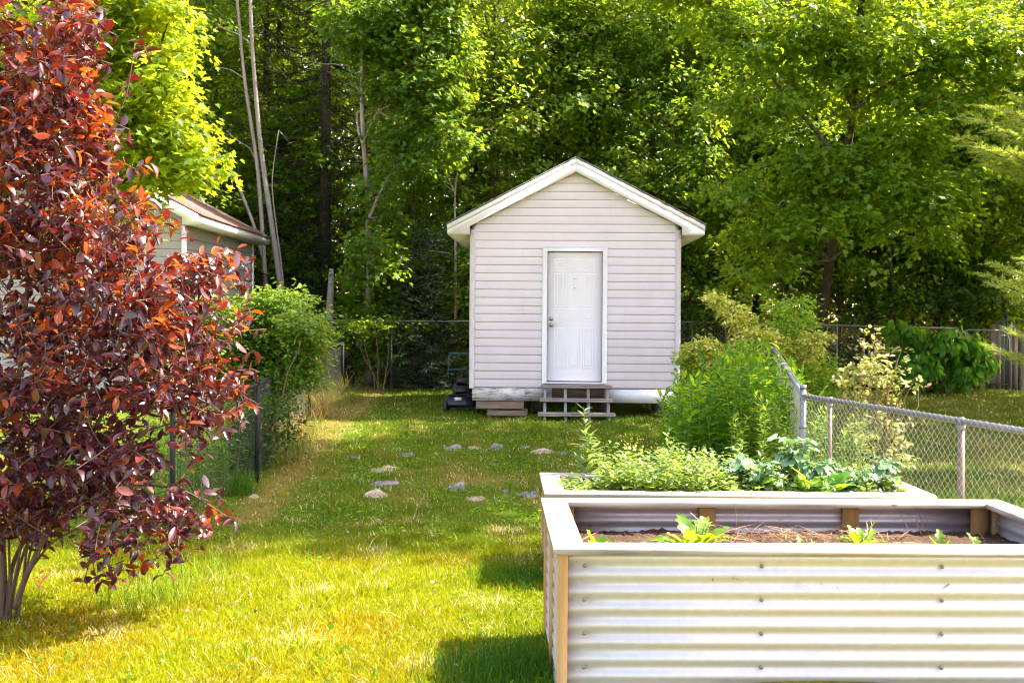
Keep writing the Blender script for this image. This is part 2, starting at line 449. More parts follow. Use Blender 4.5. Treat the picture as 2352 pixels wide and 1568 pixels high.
# fences
M['pipe'] = galv_mat('galvanised_pipe', (0.25, 0.25, 0.28), 0.42, 0.3, 0.75)
M['pipe_rust'] = galv_mat('rusty_pipe', (0.24, 0.17, 0.14), 0.5, 0.8, 0.5)
M['wire'] = plain('galvanised_wire', (0.52, 0.52, 0.54), 0.42, 0.7)
M['wire_black'] = plain('black_coated_wire', (0.09, 0.095, 0.09), 0.2)
M['pipe_black'] = plain('black_coated_pipe', (0.004, 0.004, 0.0045), 0.75)
M['old_board'] = wood_mat('grey_weathered_boards', [(0.3, (0.10, 0.075, 0.065)), (0.7, (0.26, 0.21, 0.19))], 'z', 4)
M['teal'] = plain('teal_paint', (0.010, 0.055, 0.07), 0.45)
M['navy'] = plain('navy_plastic', (0.010, 0.014, 0.035), 0.45)
M['black'] = plain('black_rubber', (0.012, 0.012, 0.012), 0.6)
M['label'] = plain('pale_label', (0.6, 0.6, 0.62), 0.5)
M['stone_tan'] = plain('tan_field_stone', (0.33, 0.26, 0.19), 0.95, var=0.45, scale=9, bumpst=0.6)
M['stone'] = plain('field_stone', (0.185, 0.165, 0.17), 0.95, var=0.5, scale=9, bumpst=0.6)
# bark
M['bark_grey'] = bark_mat('smooth_grey_bark', (0.20, 0.165, 0.15), (0.36, 0.31, 0.29), 10)
M['bark_brown'] = bark_mat('brown_bark', (0.035, 0.024, 0.018), (0.10, 0.070, 0.052))
M['bark_dark'] = bark_mat('dark_bark', (0.025, 0.018, 0.014), (0.065, 0.046, 0.035))
M['bark_red'] = bark_mat('cherry_bark', (0.055, 0.034, 0.024), (0.15, 0.10, 0.065))
M['stem'] = plain('green_stem', (0.14, 0.20, 0.05), 0.6)
M['stem_brown'] = plain('brown_stem', (0.18, 0.11, 0.06), 0.7)
# leaves
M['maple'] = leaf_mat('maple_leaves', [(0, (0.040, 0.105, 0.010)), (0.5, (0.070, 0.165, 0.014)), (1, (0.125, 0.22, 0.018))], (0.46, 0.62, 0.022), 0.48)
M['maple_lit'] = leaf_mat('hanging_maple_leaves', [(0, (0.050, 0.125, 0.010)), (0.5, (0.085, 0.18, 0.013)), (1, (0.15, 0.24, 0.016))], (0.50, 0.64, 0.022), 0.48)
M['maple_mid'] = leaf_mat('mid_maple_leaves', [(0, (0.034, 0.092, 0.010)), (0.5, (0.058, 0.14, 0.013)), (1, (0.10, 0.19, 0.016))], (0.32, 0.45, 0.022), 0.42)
M['olive'] = leaf_mat('olive_leaves', [(0, (0.045, 0.108, 0.012)), (0.5, (0.080, 0.165, 0.016)), (1, (0.145, 0.22, 0.02))], (0.47, 0.60, 0.028), 0.48)
M['yellow_maple'] = leaf_mat('young_maple_leaves', [(0, (0.06, 0.13, 0.012)), (0.5, (0.10, 0.19, 0.014)), (1, (0.17, 0.25, 0.02))], (0.66, 0.74, 0.022), 0.6)
M['far'] = leaf_mat('far_leaves', [(0, (0.030, 0.07, 0.008)), (0.5, (0.07, 0.12, 0.012)), (1, (0.16, 0.19, 0.02))], (0.60, 0.64, 0.025), 0.48)
M['spruce_dark'] = leaf_mat('dark_spruce_needles', [(0, (0.008, 0.018, 0.006)), (1, (0.020, 0.036, 0.011))], (0.03, 0.05, 0.008), 0.12, 0.6, 0.2)
M['spruce_blue'] = leaf_mat('blue_spruce_needles', [(0, (0.045, 0.075, 0.05)), (1, (0.12, 0.16, 0.11))], (0.12, 0.17, 0.06), 0.2, 0.6, 0.25)
M['spruce_light'] = leaf_mat('light_spruce_tips', [(0, (0.12, 0.19, 0.035)), (1, (0.32, 0.39, 0.07))], (0.5, 0.58, 0.06), 0.36, 0.55, 0.2)
M['red'] = leaf_mat('purple_red_leaves', [(0, (0.030, 0.011, 0.021)), (0.5, (0.052, 0.015, 0.027)), (0.8, (0.085, 0.020, 0.027)), (1, (0.15, 0.032, 0.020))], (0.50, 0.030, 0.012), 0.12, 0.33, 0.80, 0.6)
M['red_tip'] = leaf_mat('fresh_red_leaves', [(0, (0.12, 0.018, 0.012)), (0.5, (0.22, 0.040, 0.014)), (1, (0.30, 0.075, 0.018))], (0.90, 0.17, 0.012), 0.38, 0.34, 0.6, 0.4)
M['berry'] = plain('green_yellow_berries', (0.30, 0.20, 0.03), 0.4)
M['bush'] = leaf_mat('rose_bush_leaves', [(0, (0.05, 0.14, 0.015)), (0.5, (0.085, 0.19, 0.018)), (0.88, (0.14, 0.24, 0.02)), (1, (0.36, 0.32, 0.04))], (0.36, 0.50, 0.03), 0.34)
M['ivy'] = leaf_mat('dark_hedge_leaves', [(0, (0.020, 0.06, 0.014)), (1, (0.05, 0.11, 0.02))], (0.16, 0.26, 0.02), 0.32)
M['goldenrod'] = leaf_mat('goldenrod_leaves', [(0, (0.030, 0.12, 0.010)), (0.5, (0.055, 0.17, 0.012)), (1, (0.11, 0.22, 0.016))], (0.40, 0.64, 0.015), 0.45, 0.6, 0.12)
M['varieg'] = leaf_mat('variegated_leaves', [(0, (0.16, 0.27, 0.03)), (0.4, (0.36, 0.42, 0.06)), (0.7, (0.62, 0.57, 0.14)), (1, (0.74, 0.66, 0.26))], (0.70, 0.72, 0.08), 0.40)
M['pinkish'] = leaf_mat('pale_pink_edged_leaves', [(0, (0.10, 0.19, 0.03)), (0.45, (0.20, 0.27, 0.06)), (0.75, (0.45, 0.40, 0.20)), (1, (0.60, 0.38, 0.20))], (0.58, 0.55, 0.12), 0.34)
M['nettle'] = leaf_mat('broad_drooping_leaves', [(0, (0.045, 0.16, 0.016)), (1, (0.11, 0.27, 0.02))], (0.34, 0.60, 0.02), 0.42)
M['kale'] = leaf_mat('kale_leaves', [(0, (0.10, 0.20, 0.10)), (0.5, (0.17, 0.29, 0.16)), (1, (0.25, 0.38, 0.22))], (0.30, 0.50, 0.08), 0.25, 0.35, 0.6)
M['lettuce'] = leaf_mat('bright_leaves', [(0, (0.07, 0.17, 0.010)), (0.5, (0.12, 0.25, 0.014)), (1, (0.20, 0.32, 0.02))], (0.48, 0.66, 0.02), 0.40, 0.4, 0.5)
M['weed'] = leaf_mat('chickweed_leaves', [(0, (0.07, 0.15, 0.03)), (0.5, (0.14, 0.23, 0.05)), (1, (0.28, 0.36, 0.14))], (0.46, 0.58, 0.06), 0.36, 0.35, 0.6)
M['flower'] = leaf_mat('yellow_flowers', [(0, (0.50, 0.38, 0.02)), (1, (0.62, 0.50, 0.05))], (0.7, 0.5, 0.05), 0.3)

# ------------------------------------------------------------------ setting: ground
rng = np.random.default_rng(7)

def dryness(x, y):
    x = np.asarray(x, float); y = np.asarray(y, float)
    n = 0.5 + 0.25 * np.sin(1.9 * x + 1.3 * y + 1.0) * np.sin(2.3 * y - 1.1 * x) + 0.25 * np.sin(4.7 * x - 2.9 * y) * np.sin(3.9 * y + 2.2 * x + 0.5)
    near = (1 - sstep(5.2, 7.8, y)) * (0.05 + 0.62 * n)
    front = 0.35 * (1 - sstep(4.6, 6.0, y)) * sstep(-2.4, -0.9, x) 
    fence = np.exp(-((x + 2.25 + 0.035 * (y - 8)) ** 2) / 0.10) * sstep(8, 9.5, y) * 0.72
    stones = np.exp(-((x + 0.25) ** 2) / 1.6 - ((y - 10.7) ** 2) / 1.3) * (0.15 + 0.7 * n)
    tree = np.exp(-((x + 2.6) ** 2) / 0.55 - ((y - 5.6) ** 2) / 0.5) * 0.8
    right = sstep(3.5, 5, x) * (0.25 + 0.35 * n)
    return np.clip(near + front + fence + stones + tree + right + 0.12 * n, 0, 1)

def lump(x, y, f, ph=0.0):
    return 0.5 + 0.25 * np.sin(f * x + 0.7 * f * y + ph) * np.sin(0.9 * f * y - 0.6 * f * x + 2 * ph) + 0.25 * np.sin(2.1 * f * x - 1.3 * f * y + ph * 3) * np.sin(1.9 * f * y + 1.1 * f * x + ph)

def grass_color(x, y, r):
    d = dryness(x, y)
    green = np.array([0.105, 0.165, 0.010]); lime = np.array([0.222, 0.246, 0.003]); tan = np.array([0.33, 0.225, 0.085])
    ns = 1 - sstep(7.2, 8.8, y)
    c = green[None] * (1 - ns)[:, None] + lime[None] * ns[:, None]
    # greener, lusher grass by the beds, some of their shadow in the colour
    shady = (np.exp(-((x - 0.1) ** 2) / 0.22) * (1 - sstep(7.0, 8.0, y)))[:, None]
    c = c * (1 - 0.3 * shady) + np.array([0.060, 0.145, 0.006])[None] * 0.3 * shady
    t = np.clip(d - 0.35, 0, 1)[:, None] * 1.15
    t = np.clip(t, 0, 0.9) * (1 - shady * 0.8)
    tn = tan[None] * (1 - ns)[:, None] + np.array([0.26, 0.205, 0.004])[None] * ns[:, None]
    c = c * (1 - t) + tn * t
    o = (sstep(0.62, 0.85, lump(x, y, 2.3, 0.4)) * ns)[:, None] * (1 - shady)
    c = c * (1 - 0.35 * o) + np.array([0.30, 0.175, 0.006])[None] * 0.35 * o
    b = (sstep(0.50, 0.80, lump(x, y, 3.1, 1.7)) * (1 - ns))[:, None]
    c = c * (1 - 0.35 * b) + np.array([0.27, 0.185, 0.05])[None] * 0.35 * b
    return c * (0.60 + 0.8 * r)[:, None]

gx = np.unique(np.concatenate([np.linspace(-6, 9, 121), np.linspace(-40, 40, 81), np.array([-300, -150, -80, -60, 60, 80, 150, 300])]))
gy = np.unique(np.concatenate([np.linspace(2, 26, 161), np.linspace(-40, 60, 101), np.array([-300, -150, -80, 80, 150, 300])]))
XX, YY = np.meshgrid(gx, gy)
xv, yv = XX.ravel(), YY.ravel()
zv = ground(xv, yv)
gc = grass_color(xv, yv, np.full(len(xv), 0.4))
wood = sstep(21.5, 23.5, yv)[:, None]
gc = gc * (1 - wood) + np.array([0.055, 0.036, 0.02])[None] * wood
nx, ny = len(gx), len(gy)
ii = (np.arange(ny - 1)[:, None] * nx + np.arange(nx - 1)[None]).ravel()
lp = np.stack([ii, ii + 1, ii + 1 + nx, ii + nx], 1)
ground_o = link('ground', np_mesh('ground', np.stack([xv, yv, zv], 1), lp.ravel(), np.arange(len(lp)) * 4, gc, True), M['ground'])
tag(ground_o, kind='structure')

# ------------------------------------------------------------------ shed
SH_Y, SH_YAW = 16.7, radians(-2.0)
shed_c = P(1320, 724, SH_Y)
shed = empty('garden_shed', (shed_c[0], SH_Y, 0), SH_YAW)
tag(shed, 'pale pink-grey vinyl sided garden shed with white gable trim and white panelled door', 'shed')
HW = 1.655; DEEP = 4.0; EV = 2.60     # half width, depth, eye-relative heights are turned into z by +EYE
def zz(y): return EYE + (725 - y) / 145.8
SLOPE = 0.518
Z_SID, Z_SK = zz(891), zz(922)
Z_PEAK = zz(364)
zg = lambda x: Z_PEAK - 0.235 - SLOPE * abs(x)     # underside line of the gable siding
SEAM = random.Random(17)
def lap_wall(mb, x0, x1, z0, top, yf, course=0.1287, door=None, proud=0.009, gable=False):
    z = z0
    while True:
        za, zb = z, z + course
        if gable:
            if za >= zg(0) - 0.01: break
            xa0, xa1 = x0, x1; xb0, xb1 = x0, x1
            lim = (Z_PEAK - 0.235 - za) / SLOPE
            limb = max(0.0, (Z_PEAK - 0.235 - zb) / SLOPE)
            xa0, xa1 = max(x0, -lim), min(x1, lim); xb0, xb1 = max(x0, -limb), min(x1, limb)
        else:
            if za >= top - 0.01: break
            zb = min(zb, top); xa0 = xb0 = x0; xa1 = xb1 = x1
        segs = [(xa0, xa1, xb0, xb1, za, zb, 0)]
        if door and za < door[2]:
            segs = [(xa0, door[0], xb0, door[0], za, zb, 0), (door[1], xa1, door[1], xb1, za, zb, 0)]
            if zb > door[2]:
                f = (door[2] - za) / (zb - za)
                segs.append((door[0], door[1], door[0], door[1], door[2], zb, f))
        cut = []
        for sg in segs:
            if sg[1] - sg[0] > 0.9 and SEAM.random() < 0.55:
                xm = SEAM.uniform(sg[0] + 0.3, sg[1] - 0.3); cut += [(sg[0], xm, sg[2], xm, *sg[4:]), (xm - 0.002, sg[1], xm - 0.002, sg[3], sg[4], sg[5], sg[6] - 0.12)]
            else: cut.append(sg)
        for (a0, a1, b0, b1, s0, s1, f) in cut:
            pr = proud * (1 - f)
            V = [(a0, yf - pr, s0), (a1, yf - pr, s0), (b1, yf, s1), (b0, yf, s1), (a0, yf + 0.004, s0), (a1, yf + 0.004, s0)]
            # rounded mid bead: split in two for a softer profile
            zm = s0 + (s1 - s0) * 0.12
            V = [(a0, yf - pr * 0.55, s0), (a1, yf - pr * 0.55, s0), (a1, yf - pr, zm), (a0, yf - pr, zm), (b1, yf, s1), (b0, yf, s1), (a0, yf + 0.003, s0 + 0.004), (a1, yf + 0.003, s0 + 0.004)]
            mb.add(V, [(0, 1, 2, 3), (3, 2, 4, 5), (6, 7, 1, 0)])
        z = zb
        if zb - za < 0.02: break

DW = 1.02 / 2; DTOP = zz(568)
fw = MB(); lap_wall(fw, -HW + 0.03, HW - 0.03, Z_SID, 0, 0.0, door=(-DW + 0.04, DW - 0.04, DTOP - 0.04), gable=True)
fw.build('front_wall', M['siding'], shed)
# back and side walls
Z_EAVE = zz(540)
for sx in (-1, 1):
    m_ = MB(); lap_wall(m_, 0.05, DEEP - 0.02, Z_SID, Z_EAVE + 0.12, 0.0)
    V = np.concatenate(m_.V)
    V2 = np.stack([sx * (HW - 0.02) + sx * (-V[:, 1]), V[:, 0], V[:, 2]], 1)
    m_.V = [V2]; m_.build('side_wall', M['siding'], shed)
m_ = MB(); m_.prism([(-HW + .02, Z_SID), (HW - .02, Z_SID), (HW - .02, zg(HW)), (0, zg(0)), (-HW + .02, zg(HW))], DEEP - 0.05, DEEP); m_.build('back_wall', M['siding'], shed)
m_ = MB(); m_.prism([(-HW + .03, Z_SID + .02), (-DW + .03, Z_SID + .02), (-DW + .03, DTOP - .03), (DW - .03, DTOP - .03), (DW - .03, Z_SID + .02), (HW - .03, Z_SID + .02), (HW - .03, zg(HW) + .08), (0, zg(0) + .08), (-HW + .03, zg(HW) + .08)], 0.006, 0.05)
m_.build('sheathing', M['siding'], shed)
for sx in (-1, 1):
    m_ = MB(); ztop = Z_EAVE + 0.09
    zb0 = Z_SID - 0.02
    m_.box((sx * (HW - 0.04), -0.012, (zb0 + ztop) / 2), (0.08, 0.030, ztop - zb0), bev=0.006)
    m_.box((sx * (HW - 0.012 + 0.004), 0.045, (zb0 + ztop) / 2), (0.030, 0.085, ztop - zb0), bev=0.006)
    m_.build('corner_trim', M['corner'], shed)
# roof: two slabs
EW = 2.012; OV = 0.16    # half width to the eave, front overhang
th = math.atan(SLOPE)
roof = MB()
for sx in (-1, 1):
    a = [(0, Z_PEAK + 0.012), (sx * (EW + 0.015), Z_PEAK - SLOPE * EW + 0.006), (sx * (EW + 0.015), Z_PEAK - SLOPE * EW - 0.022), (0, Z_PEAK - 0.016)]
    if sx < 0: a = a[::-1]
    roof.prism(a, -OV - 0.012, DEEP + OV)
roof.build('roof', M['shingle_grey'], shed)
# rake boards: upper trim, lower fascia with boxed return
zt = lambda x: Z_PEAK - 0.018 - SLOPE * abs(x)
up = MB(); lo = MB()
for sx in (-1, 1):
    a = [(0, zt(0)), (sx * EW, zt(EW)), (sx * EW, zt(EW) - 0.078), (0, zt(0) - 0.078)]
    if sx < 0: a = a[::-1]
    up.prism(a, -OV, -OV + 0.03)
    xi = HW + 0.0
    xin = 1.655
    a = [(0, zt(0) - 0.080), (sx * (EW - 0.006), zt(EW) - 0.080), (sx * (EW - 0.006), Z_EAVE), (sx * xin, Z_EAVE), (sx * xin, zt(xin) - 0.205), (0, zt(0) - 0.205)]
    if sx < 0: a = a[::-1]
    lo.prism(a, -OV + 0.008, -OV + 0.034)
up.build('rake_trim', M['white'], shed); lo.build('rake_fascia', M['white'], shed)
# soffits
sf = MB()
for sx in (-1, 1):
    a = [(0, zt(0) - 0.195), (sx * HW, zt(HW) - 0.195), (sx * HW, zt(HW) - 0.205), (0, zt(0) - 0.205)]
    if sx < 0: a = a[::-1]
    sf.prism(a, -OV + 0.034, -0.0)
sf.build('rake_soffit', M['soffit'], shed)
for sx in (-1, 1):
    for k in range(13):
        x = sx * (0.16 + k * 0.121)
        holes = MB(); holes.ball((x, -OV + 0.040, zt(x) - 0.207), 0.007, 6, 4); holes.build('soffit_nail', M['dark_hole'], shed)
for sx in (-1, 1):
    m_ = MB(); m_.box((sx * (HW + EW) / 2, DEEP / 2 + 0.0, Z_EAVE + 0.006), (EW - HW - 0.02, DEEP + 2 * OV - 0.08, 0.012)); m_.build('eave_soffit', M['soffit'], shed)
    m_ = MB(); m_.box((sx * (EW - 0.010), DEEP / 2 + 0.02, Z_EAVE + 0.075), (0.02, DEEP + 2 * OV - 0.09, 0.15)); m_.build('eave_fascia', M['white'], shed)
# skirt, posts, floor
m_ = MB(); m_.box((-0.98, 0.02, (Z_SID + Z_SK) / 2 + 0.0), (1.26, 0.04, Z_SID - Z_SK - 0.012)); m_.build('skirt_board', M['skirt'], shed)
m_ = MB(); m_.box((1.06, 0.022, (Z_SID + Z_SK) / 2 - 0.012), (1.16, 0.04, Z_SID - Z_SK)); m_.build('skirt_board', M['white'], shed)
m_ = MB(); m_.box((1.60, 0.06, 0.10), (0.11, 0.10, Z_SK * 2 - 0.02)); m_.build('foundation_post', M['white'], shed)
for x in (-1.5, -0.6, 0.5, 1.45):
    for y in (1.3, 2.6, 3.8):
        m_ = MB(); m_.box((x, y, 0.1), (0.2, 0.2, 0.36)); m_.build('foundation_block', M['dark_hole'], shed)
m_ = MB(); m_.box((0, DEEP / 2 + 0.05, Z_SK + 0.12), (2 * HW - 0.1, DEEP - 0.12, 0.16)); m_.build('floor_frame', M['beam_wood'], shed)
# door
fr = MB(); zb = zz(878); 
for sx in (-1, 1):
    fr.box((sx * (DW - 0.0375), -0.020, (zb + DTOP) / 2 - 0.01), (0.075, 0.05, DTOP - zb + 0.02), bev=0.006)
    fr.box((sx * (DW - 0.0375 - 0.012), -0.030, (zb + DTOP) / 2 - 0.03), (0.018, 0.045, DTOP - zb - 0.06), bev=0.004)
fr.box((0, -0.0205, DTOP - 0.034), (2 * DW - 0.15, 0.05, 0.068), bev=0.006)
fr.box((0, -0.012, DTOP - 0.014 + 0.010), (2 * DW + 0.01, 0.075, 0.022), bev=0.003)
fr.build('door_frame', M['white'], shed)
door = MB(); dw, d0, d1 = 0.432, zz(875), zz(579)
door.box((0, 0.035, (d0 + d1) / 2), (2 * dw, 0.04, d1 - d0), bev=0.003)
def py2z(y): return zz((590 + y / 4.238) / 1.0629)
rows = [(196, 290), (350, 655), (711, 808), (906, 1295)]
cols = [(-0.185 - 0.128, -0.185 + 0.0), (-0.065, 0.075), (0.142, 0.282)]
cols = [(240, 328), (388, 476), (530, 620)]
for (ya, yb) in rows:
    for (xa, xb) in cols:
        X0 = (xa - 434) / 4.238 / 1.0629 / 145.8; X1 = (xb - 434) / 4.238 / 1.0629 / 145.8
        Z1, Z0 = py2z(ya), py2z(yb)
        yf = 0.015
        def ring(x0, x1, z0, z1, y): return [(x0, y, z0), (x1, y, z0), (x1, y, z1), (x0, y, z1)]
        for (a_, b_) in ((0.020, 0.0), (-0.018, 0.0)):
            V = ring(X0 - a_ - .007, X1 + a_ + .007, Z0 - a_ - .007, Z1 + a_ + .007, yf - .0002) + ring(X0 - a_, X1 + a_, Z0 - a_, Z1 + a_, yf - 0.0045) + ring(X0 - a_ + .007, X1 + a_ - .007, Z0 - a_ + .007, Z1 + a_ - .007, yf - .0002)
            fs = []
            for q in range(2):
                for j in range(4): fs.append((q * 4 + j, q * 4 + (j + 1) % 4, q * 4 + 4 + (j + 1) % 4, q * 4 + 4 + j))
            door.add(V, fs)
door_o = door.build('door', M['door'], shed)
for (zc, nm) in ((py2z(797), 'door_deadbolt'), (py2z(862), 'door_handle')):
    k = MB(); x = (189 - 434) / 4.238 / 1.0629 / 145.8
    k.tube([(x, 0.016, zc), (x, 0.004, zc), (x, -0.004, zc)], [0.035, 0.034, 0.024], 16)
    if nm == 'door_handle':
        k.tube([(x, 0.0, zc), (x, -0.03, zc)], [0.012, 0.012], 10); k.ball((x, -0.046, zc), 0.028, 14, 10, (1, 0.75, 1))
    else:
        k.tube([(x, 0.0, zc), (x, -0.016, zc), (x, -0.018, zc)], [0.022, 0.020, 0.010], 14)
    k.build(nm, M['brass'], door_o, True)
for yy_, nm in ((385, 0.006), (477, 0.009)):
    k = MB(); x = (431 - 434) / 660.0; k.tube([(x, 0.02, py2z(yy_)), (x, 0.002, py2z(yy_))], [nm, nm], 10); k.build('peephole', M['dark_hole'], door_o, True)
m_ = MB(); m_.box((0, -0.005, zz(877.0) - 0.012), (2 * DW - 0.14, 0.10, 0.030), bev=0.004); m_.build('threshold', M['white'], shed)

# wooden steps
st = empty('wooden_steps', (shed_c[0] + 0.01, SH_Y - 0.05, 0.0), SH_YAW)
tag(st, 'weathered grey open wooden steps of three treads below the white shed door', 'steps')
tr = [(-0.12, 0.52, 1.10), (-0.36, 0.325, 1.12), (-0.60, 0.13, 1.17)]
for (y, z, wd) in tr:
    m_ = MB(); m_.box((0.01, y - 0.02, z - 0.02), (wd, 0.25, 0.042), bev=0.006); m_.build('tread', M['step_wood'], st)
for x in (-0.47, -0.155, 0.20, 0.50):
    m_ = MB()
    prof = [(0.0, -0.05), (-0.70, -0.05), (-0.70, 0.088), (-0.475, 0.088), (-0.475, 0.282), (-0.235, 0.282), (-0.235, 0.478), (0.0, 0.478)]
    V = [(x - 0.021, p[0], p[1]) for p in prof] + [(x + 0.021, p[0], p[1]) for p in prof]
    n = len(prof)
    m_.add(V, [tuple(range(n))[::-1], tuple(range(n, 2 * n))] + [(j, (j + 1) % n, (j + 1) % n + n, j + n) for j in range(n)])
    m_.build('stringer', M['step_wood'], st)
# old timbers
def timber(px0, px1, py0, py1, Y, dep, label):
    a = P(px0, (py0 + py1) / 2, Y); b = P(px1, (py0 + py1) / 2, Y)
    h = (py1 - py0) / F * Y
    m_ = MB(); m_.box((0, 0, 0), (b[0] - a[0], dep, h), bev=0.012)
    o = m_.build('timber_beam', M['beam_wood']); o.location = ((a + b) / 2); o.rotation_euler = (0, 0, SH_YAW)
    tag(o, label, 'beam', 'old timbers under the shed edge'); return o
timber(1094, 1203, 919, 938, 16.45, 0.16, 'upper brown squared timber lying under the left shed skirt')
timber(1120, 1212, 939, 954, 16.44, 0.18, 'lower brown timber half sunk in grass under the upper one')

# mower beside the shed
mo = empty('lawn_mower', (shed_c[0] - HW - 0.13, 17.4, 0.0), SH_YAW)
tag(mo, 'dark navy lawn mower with teal tubular handle tucked behind the left corner of the shed', 'lawn mower')
m_ = MB(); m_.box((0, 0, 0.20), (0.50, 0.60, 0.20), bev=0.05); m_.box((0, -0.32, 0.22), (0.44, 0.06, 0.16), bev=0.02)
dk = m_.build('deck', M['navy'], mo)
m_ = MB(); m_.box((-0.05, -0.354, 0.25), (0.11, 0.006, 0.05)); m_.build('sticker', M['label'], dk)
m_ = MB(); m_.box((0, 0.05, 0.40), (0.32, 0.36, 0.20), bev=0.05); m_.tube([(0, 0.05, 0.48), (0, 0.05, 0.56)], [0.12, 0.10], 14); m_.build('engine', M['black'], mo)
m_ = MB()
m_.tube([(-0.25, 0.1, 0.28), (-0.25, 0.1, 0.86), (-0.235, 0.1, 0.93), (-0.20, 0.1, 0.965), (0.20, 0.1, 0.965), (0.235, 0.1, 0.93), (0.25, 0.1, 0.86), (0.25, 0.1, 0.28)], 0.014, 8)
hd = m_.build('handle', M['teal'], mo, True)
m_ = MB(); m_.tube([(-0.25, 0.1, 0.70), (0.25, 0.1, 0.70)], 0.010, 8); m_.build('crossbar', M['teal'], hd, True)
for sx in (-1, 1):
    for y in (-0.22, 0.24):
        m_ = MB(); m_.tube([(sx * 0.235, y, 0.10), (sx * 0.285, y, 0.10)], 0.10, 16); m_.build('wheel', M['black'], mo)

# ------------------------------------------------------------------ neighbour shed
NB_Y = 17.2
nc = P(169, 724, NB_Y)
nb = empty('neighbour_shed', (nc[0], NB_Y, 0), radians(0.5))
tag(nb, 'neighbouring shed with siding greyed to look shaded, brown shingle roof and white eaves behind the red tree', 'shed')
pn = F / NB_Y
nz = lambda y: EYE + (724 - y) / pn
n_pk, n_ew = nz(338) - 0.05, (470 - 169) / pn
n_hw = n_ew - 0.32; n_dp = 4.6
n_sl = 0.52; zr = lambda x: n_pk - n_sl * abs(x)
m_ = MB()
for sx in (-1, 1):
    a = [(0, n_pk + 0.012), (sx * (n_ew + 0.02), zr(n_ew) + 0.008), (sx * (n_ew + 0.02), zr(n_ew) - 0.02), (0, n_pk - 0.02)]
    if sx < 0: a = a[::-1]
    m_.prism(a, -0.22, n_dp + 0.25)
m_.build('roof', M['shingle'], nb)
m_ = MB(); n_ez = nz(523)
for sx in (-1, 1):
    a = [(0, n_pk - 0.022), (sx * n_ew, zr(n_ew) - 0.022), (sx * n_ew, n_ez), (sx * n_hw, n_ez), (sx * n_hw, zr(n_hw) - 0.20), (0, n_pk - 0.20)]
    if sx < 0: a = a[::-1]
    m_.prism(a, -0.20, -0.17)
m_.build('rake_fascia', M['white'], nb)
for sx in (-1, 1):
    m_ = MB(); m_.box((sx * (n_ew - 0.011), n_dp / 2 + 0.02, (zr(n_ew) - 0.022 + n_ez) / 2), (0.02, n_dp + 0.36, zr(n_ew) - 0.022 - n_ez)); m_.build('eave_fascia', M['white'], nb)
    m_ = MB(); m_.box((sx * (n_ew + n_hw) / 2, n_dp / 2 + 0.02, n_ez + 0.008), (n_ew - n_hw - 0.03, n_dp + 0.33, 0.012)); m_.build('eave_soffit', M['soffit'], nb)
Z_PEAK_S, SL_S = Z_PEAK, SLOPE
Z_PEAK, SLOPE = n_pk + 0.05, n_sl
m_ = MB(); lap_wall(m_, -n_hw, n_hw, 0.35, 0, 0.0, course=0.127, gable=True); m_.build('front_wall', M['siding_nb_shade'], nb)
m_ = MB(); m_.prism([(-n_hw, 0.2), (n_hw, 0.2), (n_hw, zg(n_hw)), (0, zg(0)), (-n_hw, zg(n_hw))], 0.006, 0.05); m_.build('sheathing', M['siding'], nb)
for sx in (-1, 1):
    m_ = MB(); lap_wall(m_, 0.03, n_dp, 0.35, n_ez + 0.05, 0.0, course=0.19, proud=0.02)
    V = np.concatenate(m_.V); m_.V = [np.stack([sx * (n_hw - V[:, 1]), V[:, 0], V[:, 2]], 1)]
    m_.build('side_wall', M['siding_nb_shade'], nb)
    m_ = MB(); m_.box((sx * (n_hw - 0.02), -0.014, (0.3 + n_ez) / 2), (0.08, 0.03, n_ez - 0.3)); m_.build('corner_trim', M['white'], nb); m_ = MB(); m_.box((sx * (n_hw + 0.003), n_dp - 0.02, (0.3 + n_ez) / 2), (0.05, 0.08, n_ez - 0.3)); m_.build('corner_trim', M['white'], nb)
Z_PEAK, SLOPE = Z_PEAK_S, SL_S
m_ = MB(); m_.box((0, n_dp / 2, 0.15), (2 * n_hw - 0.06, n_dp - 0.1, 0.5)); m_.build('foundation', M['stone'], nb)

# ------------------------------------------------------------------ raised beds
def corrugated(mb, x0, x1, z0, z1, yc, pitch=0.0730, amp=0.0080, nper=10, flip=False, axis='x'):
    n = int((z1 - z0) / pitch * nper) + 1
    z = np.linspace(z0, z1, n); yo = amp * np.sin((z - z1) / pitch * 2 * pi)
    xs = np.linspace(x0, x1, 5)
    A = []
    for dy in (-0.0009, 0.0009):
        for x in xs:
            for i in range(n): A.append((x, yc + yo[i] + dy, z[i]) if axis == 'x' else (yc + yo[i] + dy, x, z[i]))
    m = len(xs); fs = []
    for s_ in (0, 1):
        for a in range(m - 1):
            for i in range(n - 1):
                q = (s_ * m * n + a * n + i, s_ * m * n + (a + 1) * n + i, s_ * m * n + (a + 1) * n + i + 1, s_ * m * n + a * n + i + 1)
                fs.append(q if s_ == 0 else q[::-1])
    o = m * n
    for i in range(n - 1):
        fs.append((i, i + 1, o + i + 1, o + i)); b = (m - 1) * n
        fs.append((b + i, o + b + i, o + b + i + 1, b + i + 1))
    for a in range(m - 1):
        fs.append((a * n, o + a * n, o + (a + 1) * n, (a + 1) * n)); t = n - 1
        fs.append((a * n + t, (a + 1) * n + t, o + (a + 1) * n + t, o + a * n + t))
    mb.add(A, fs)

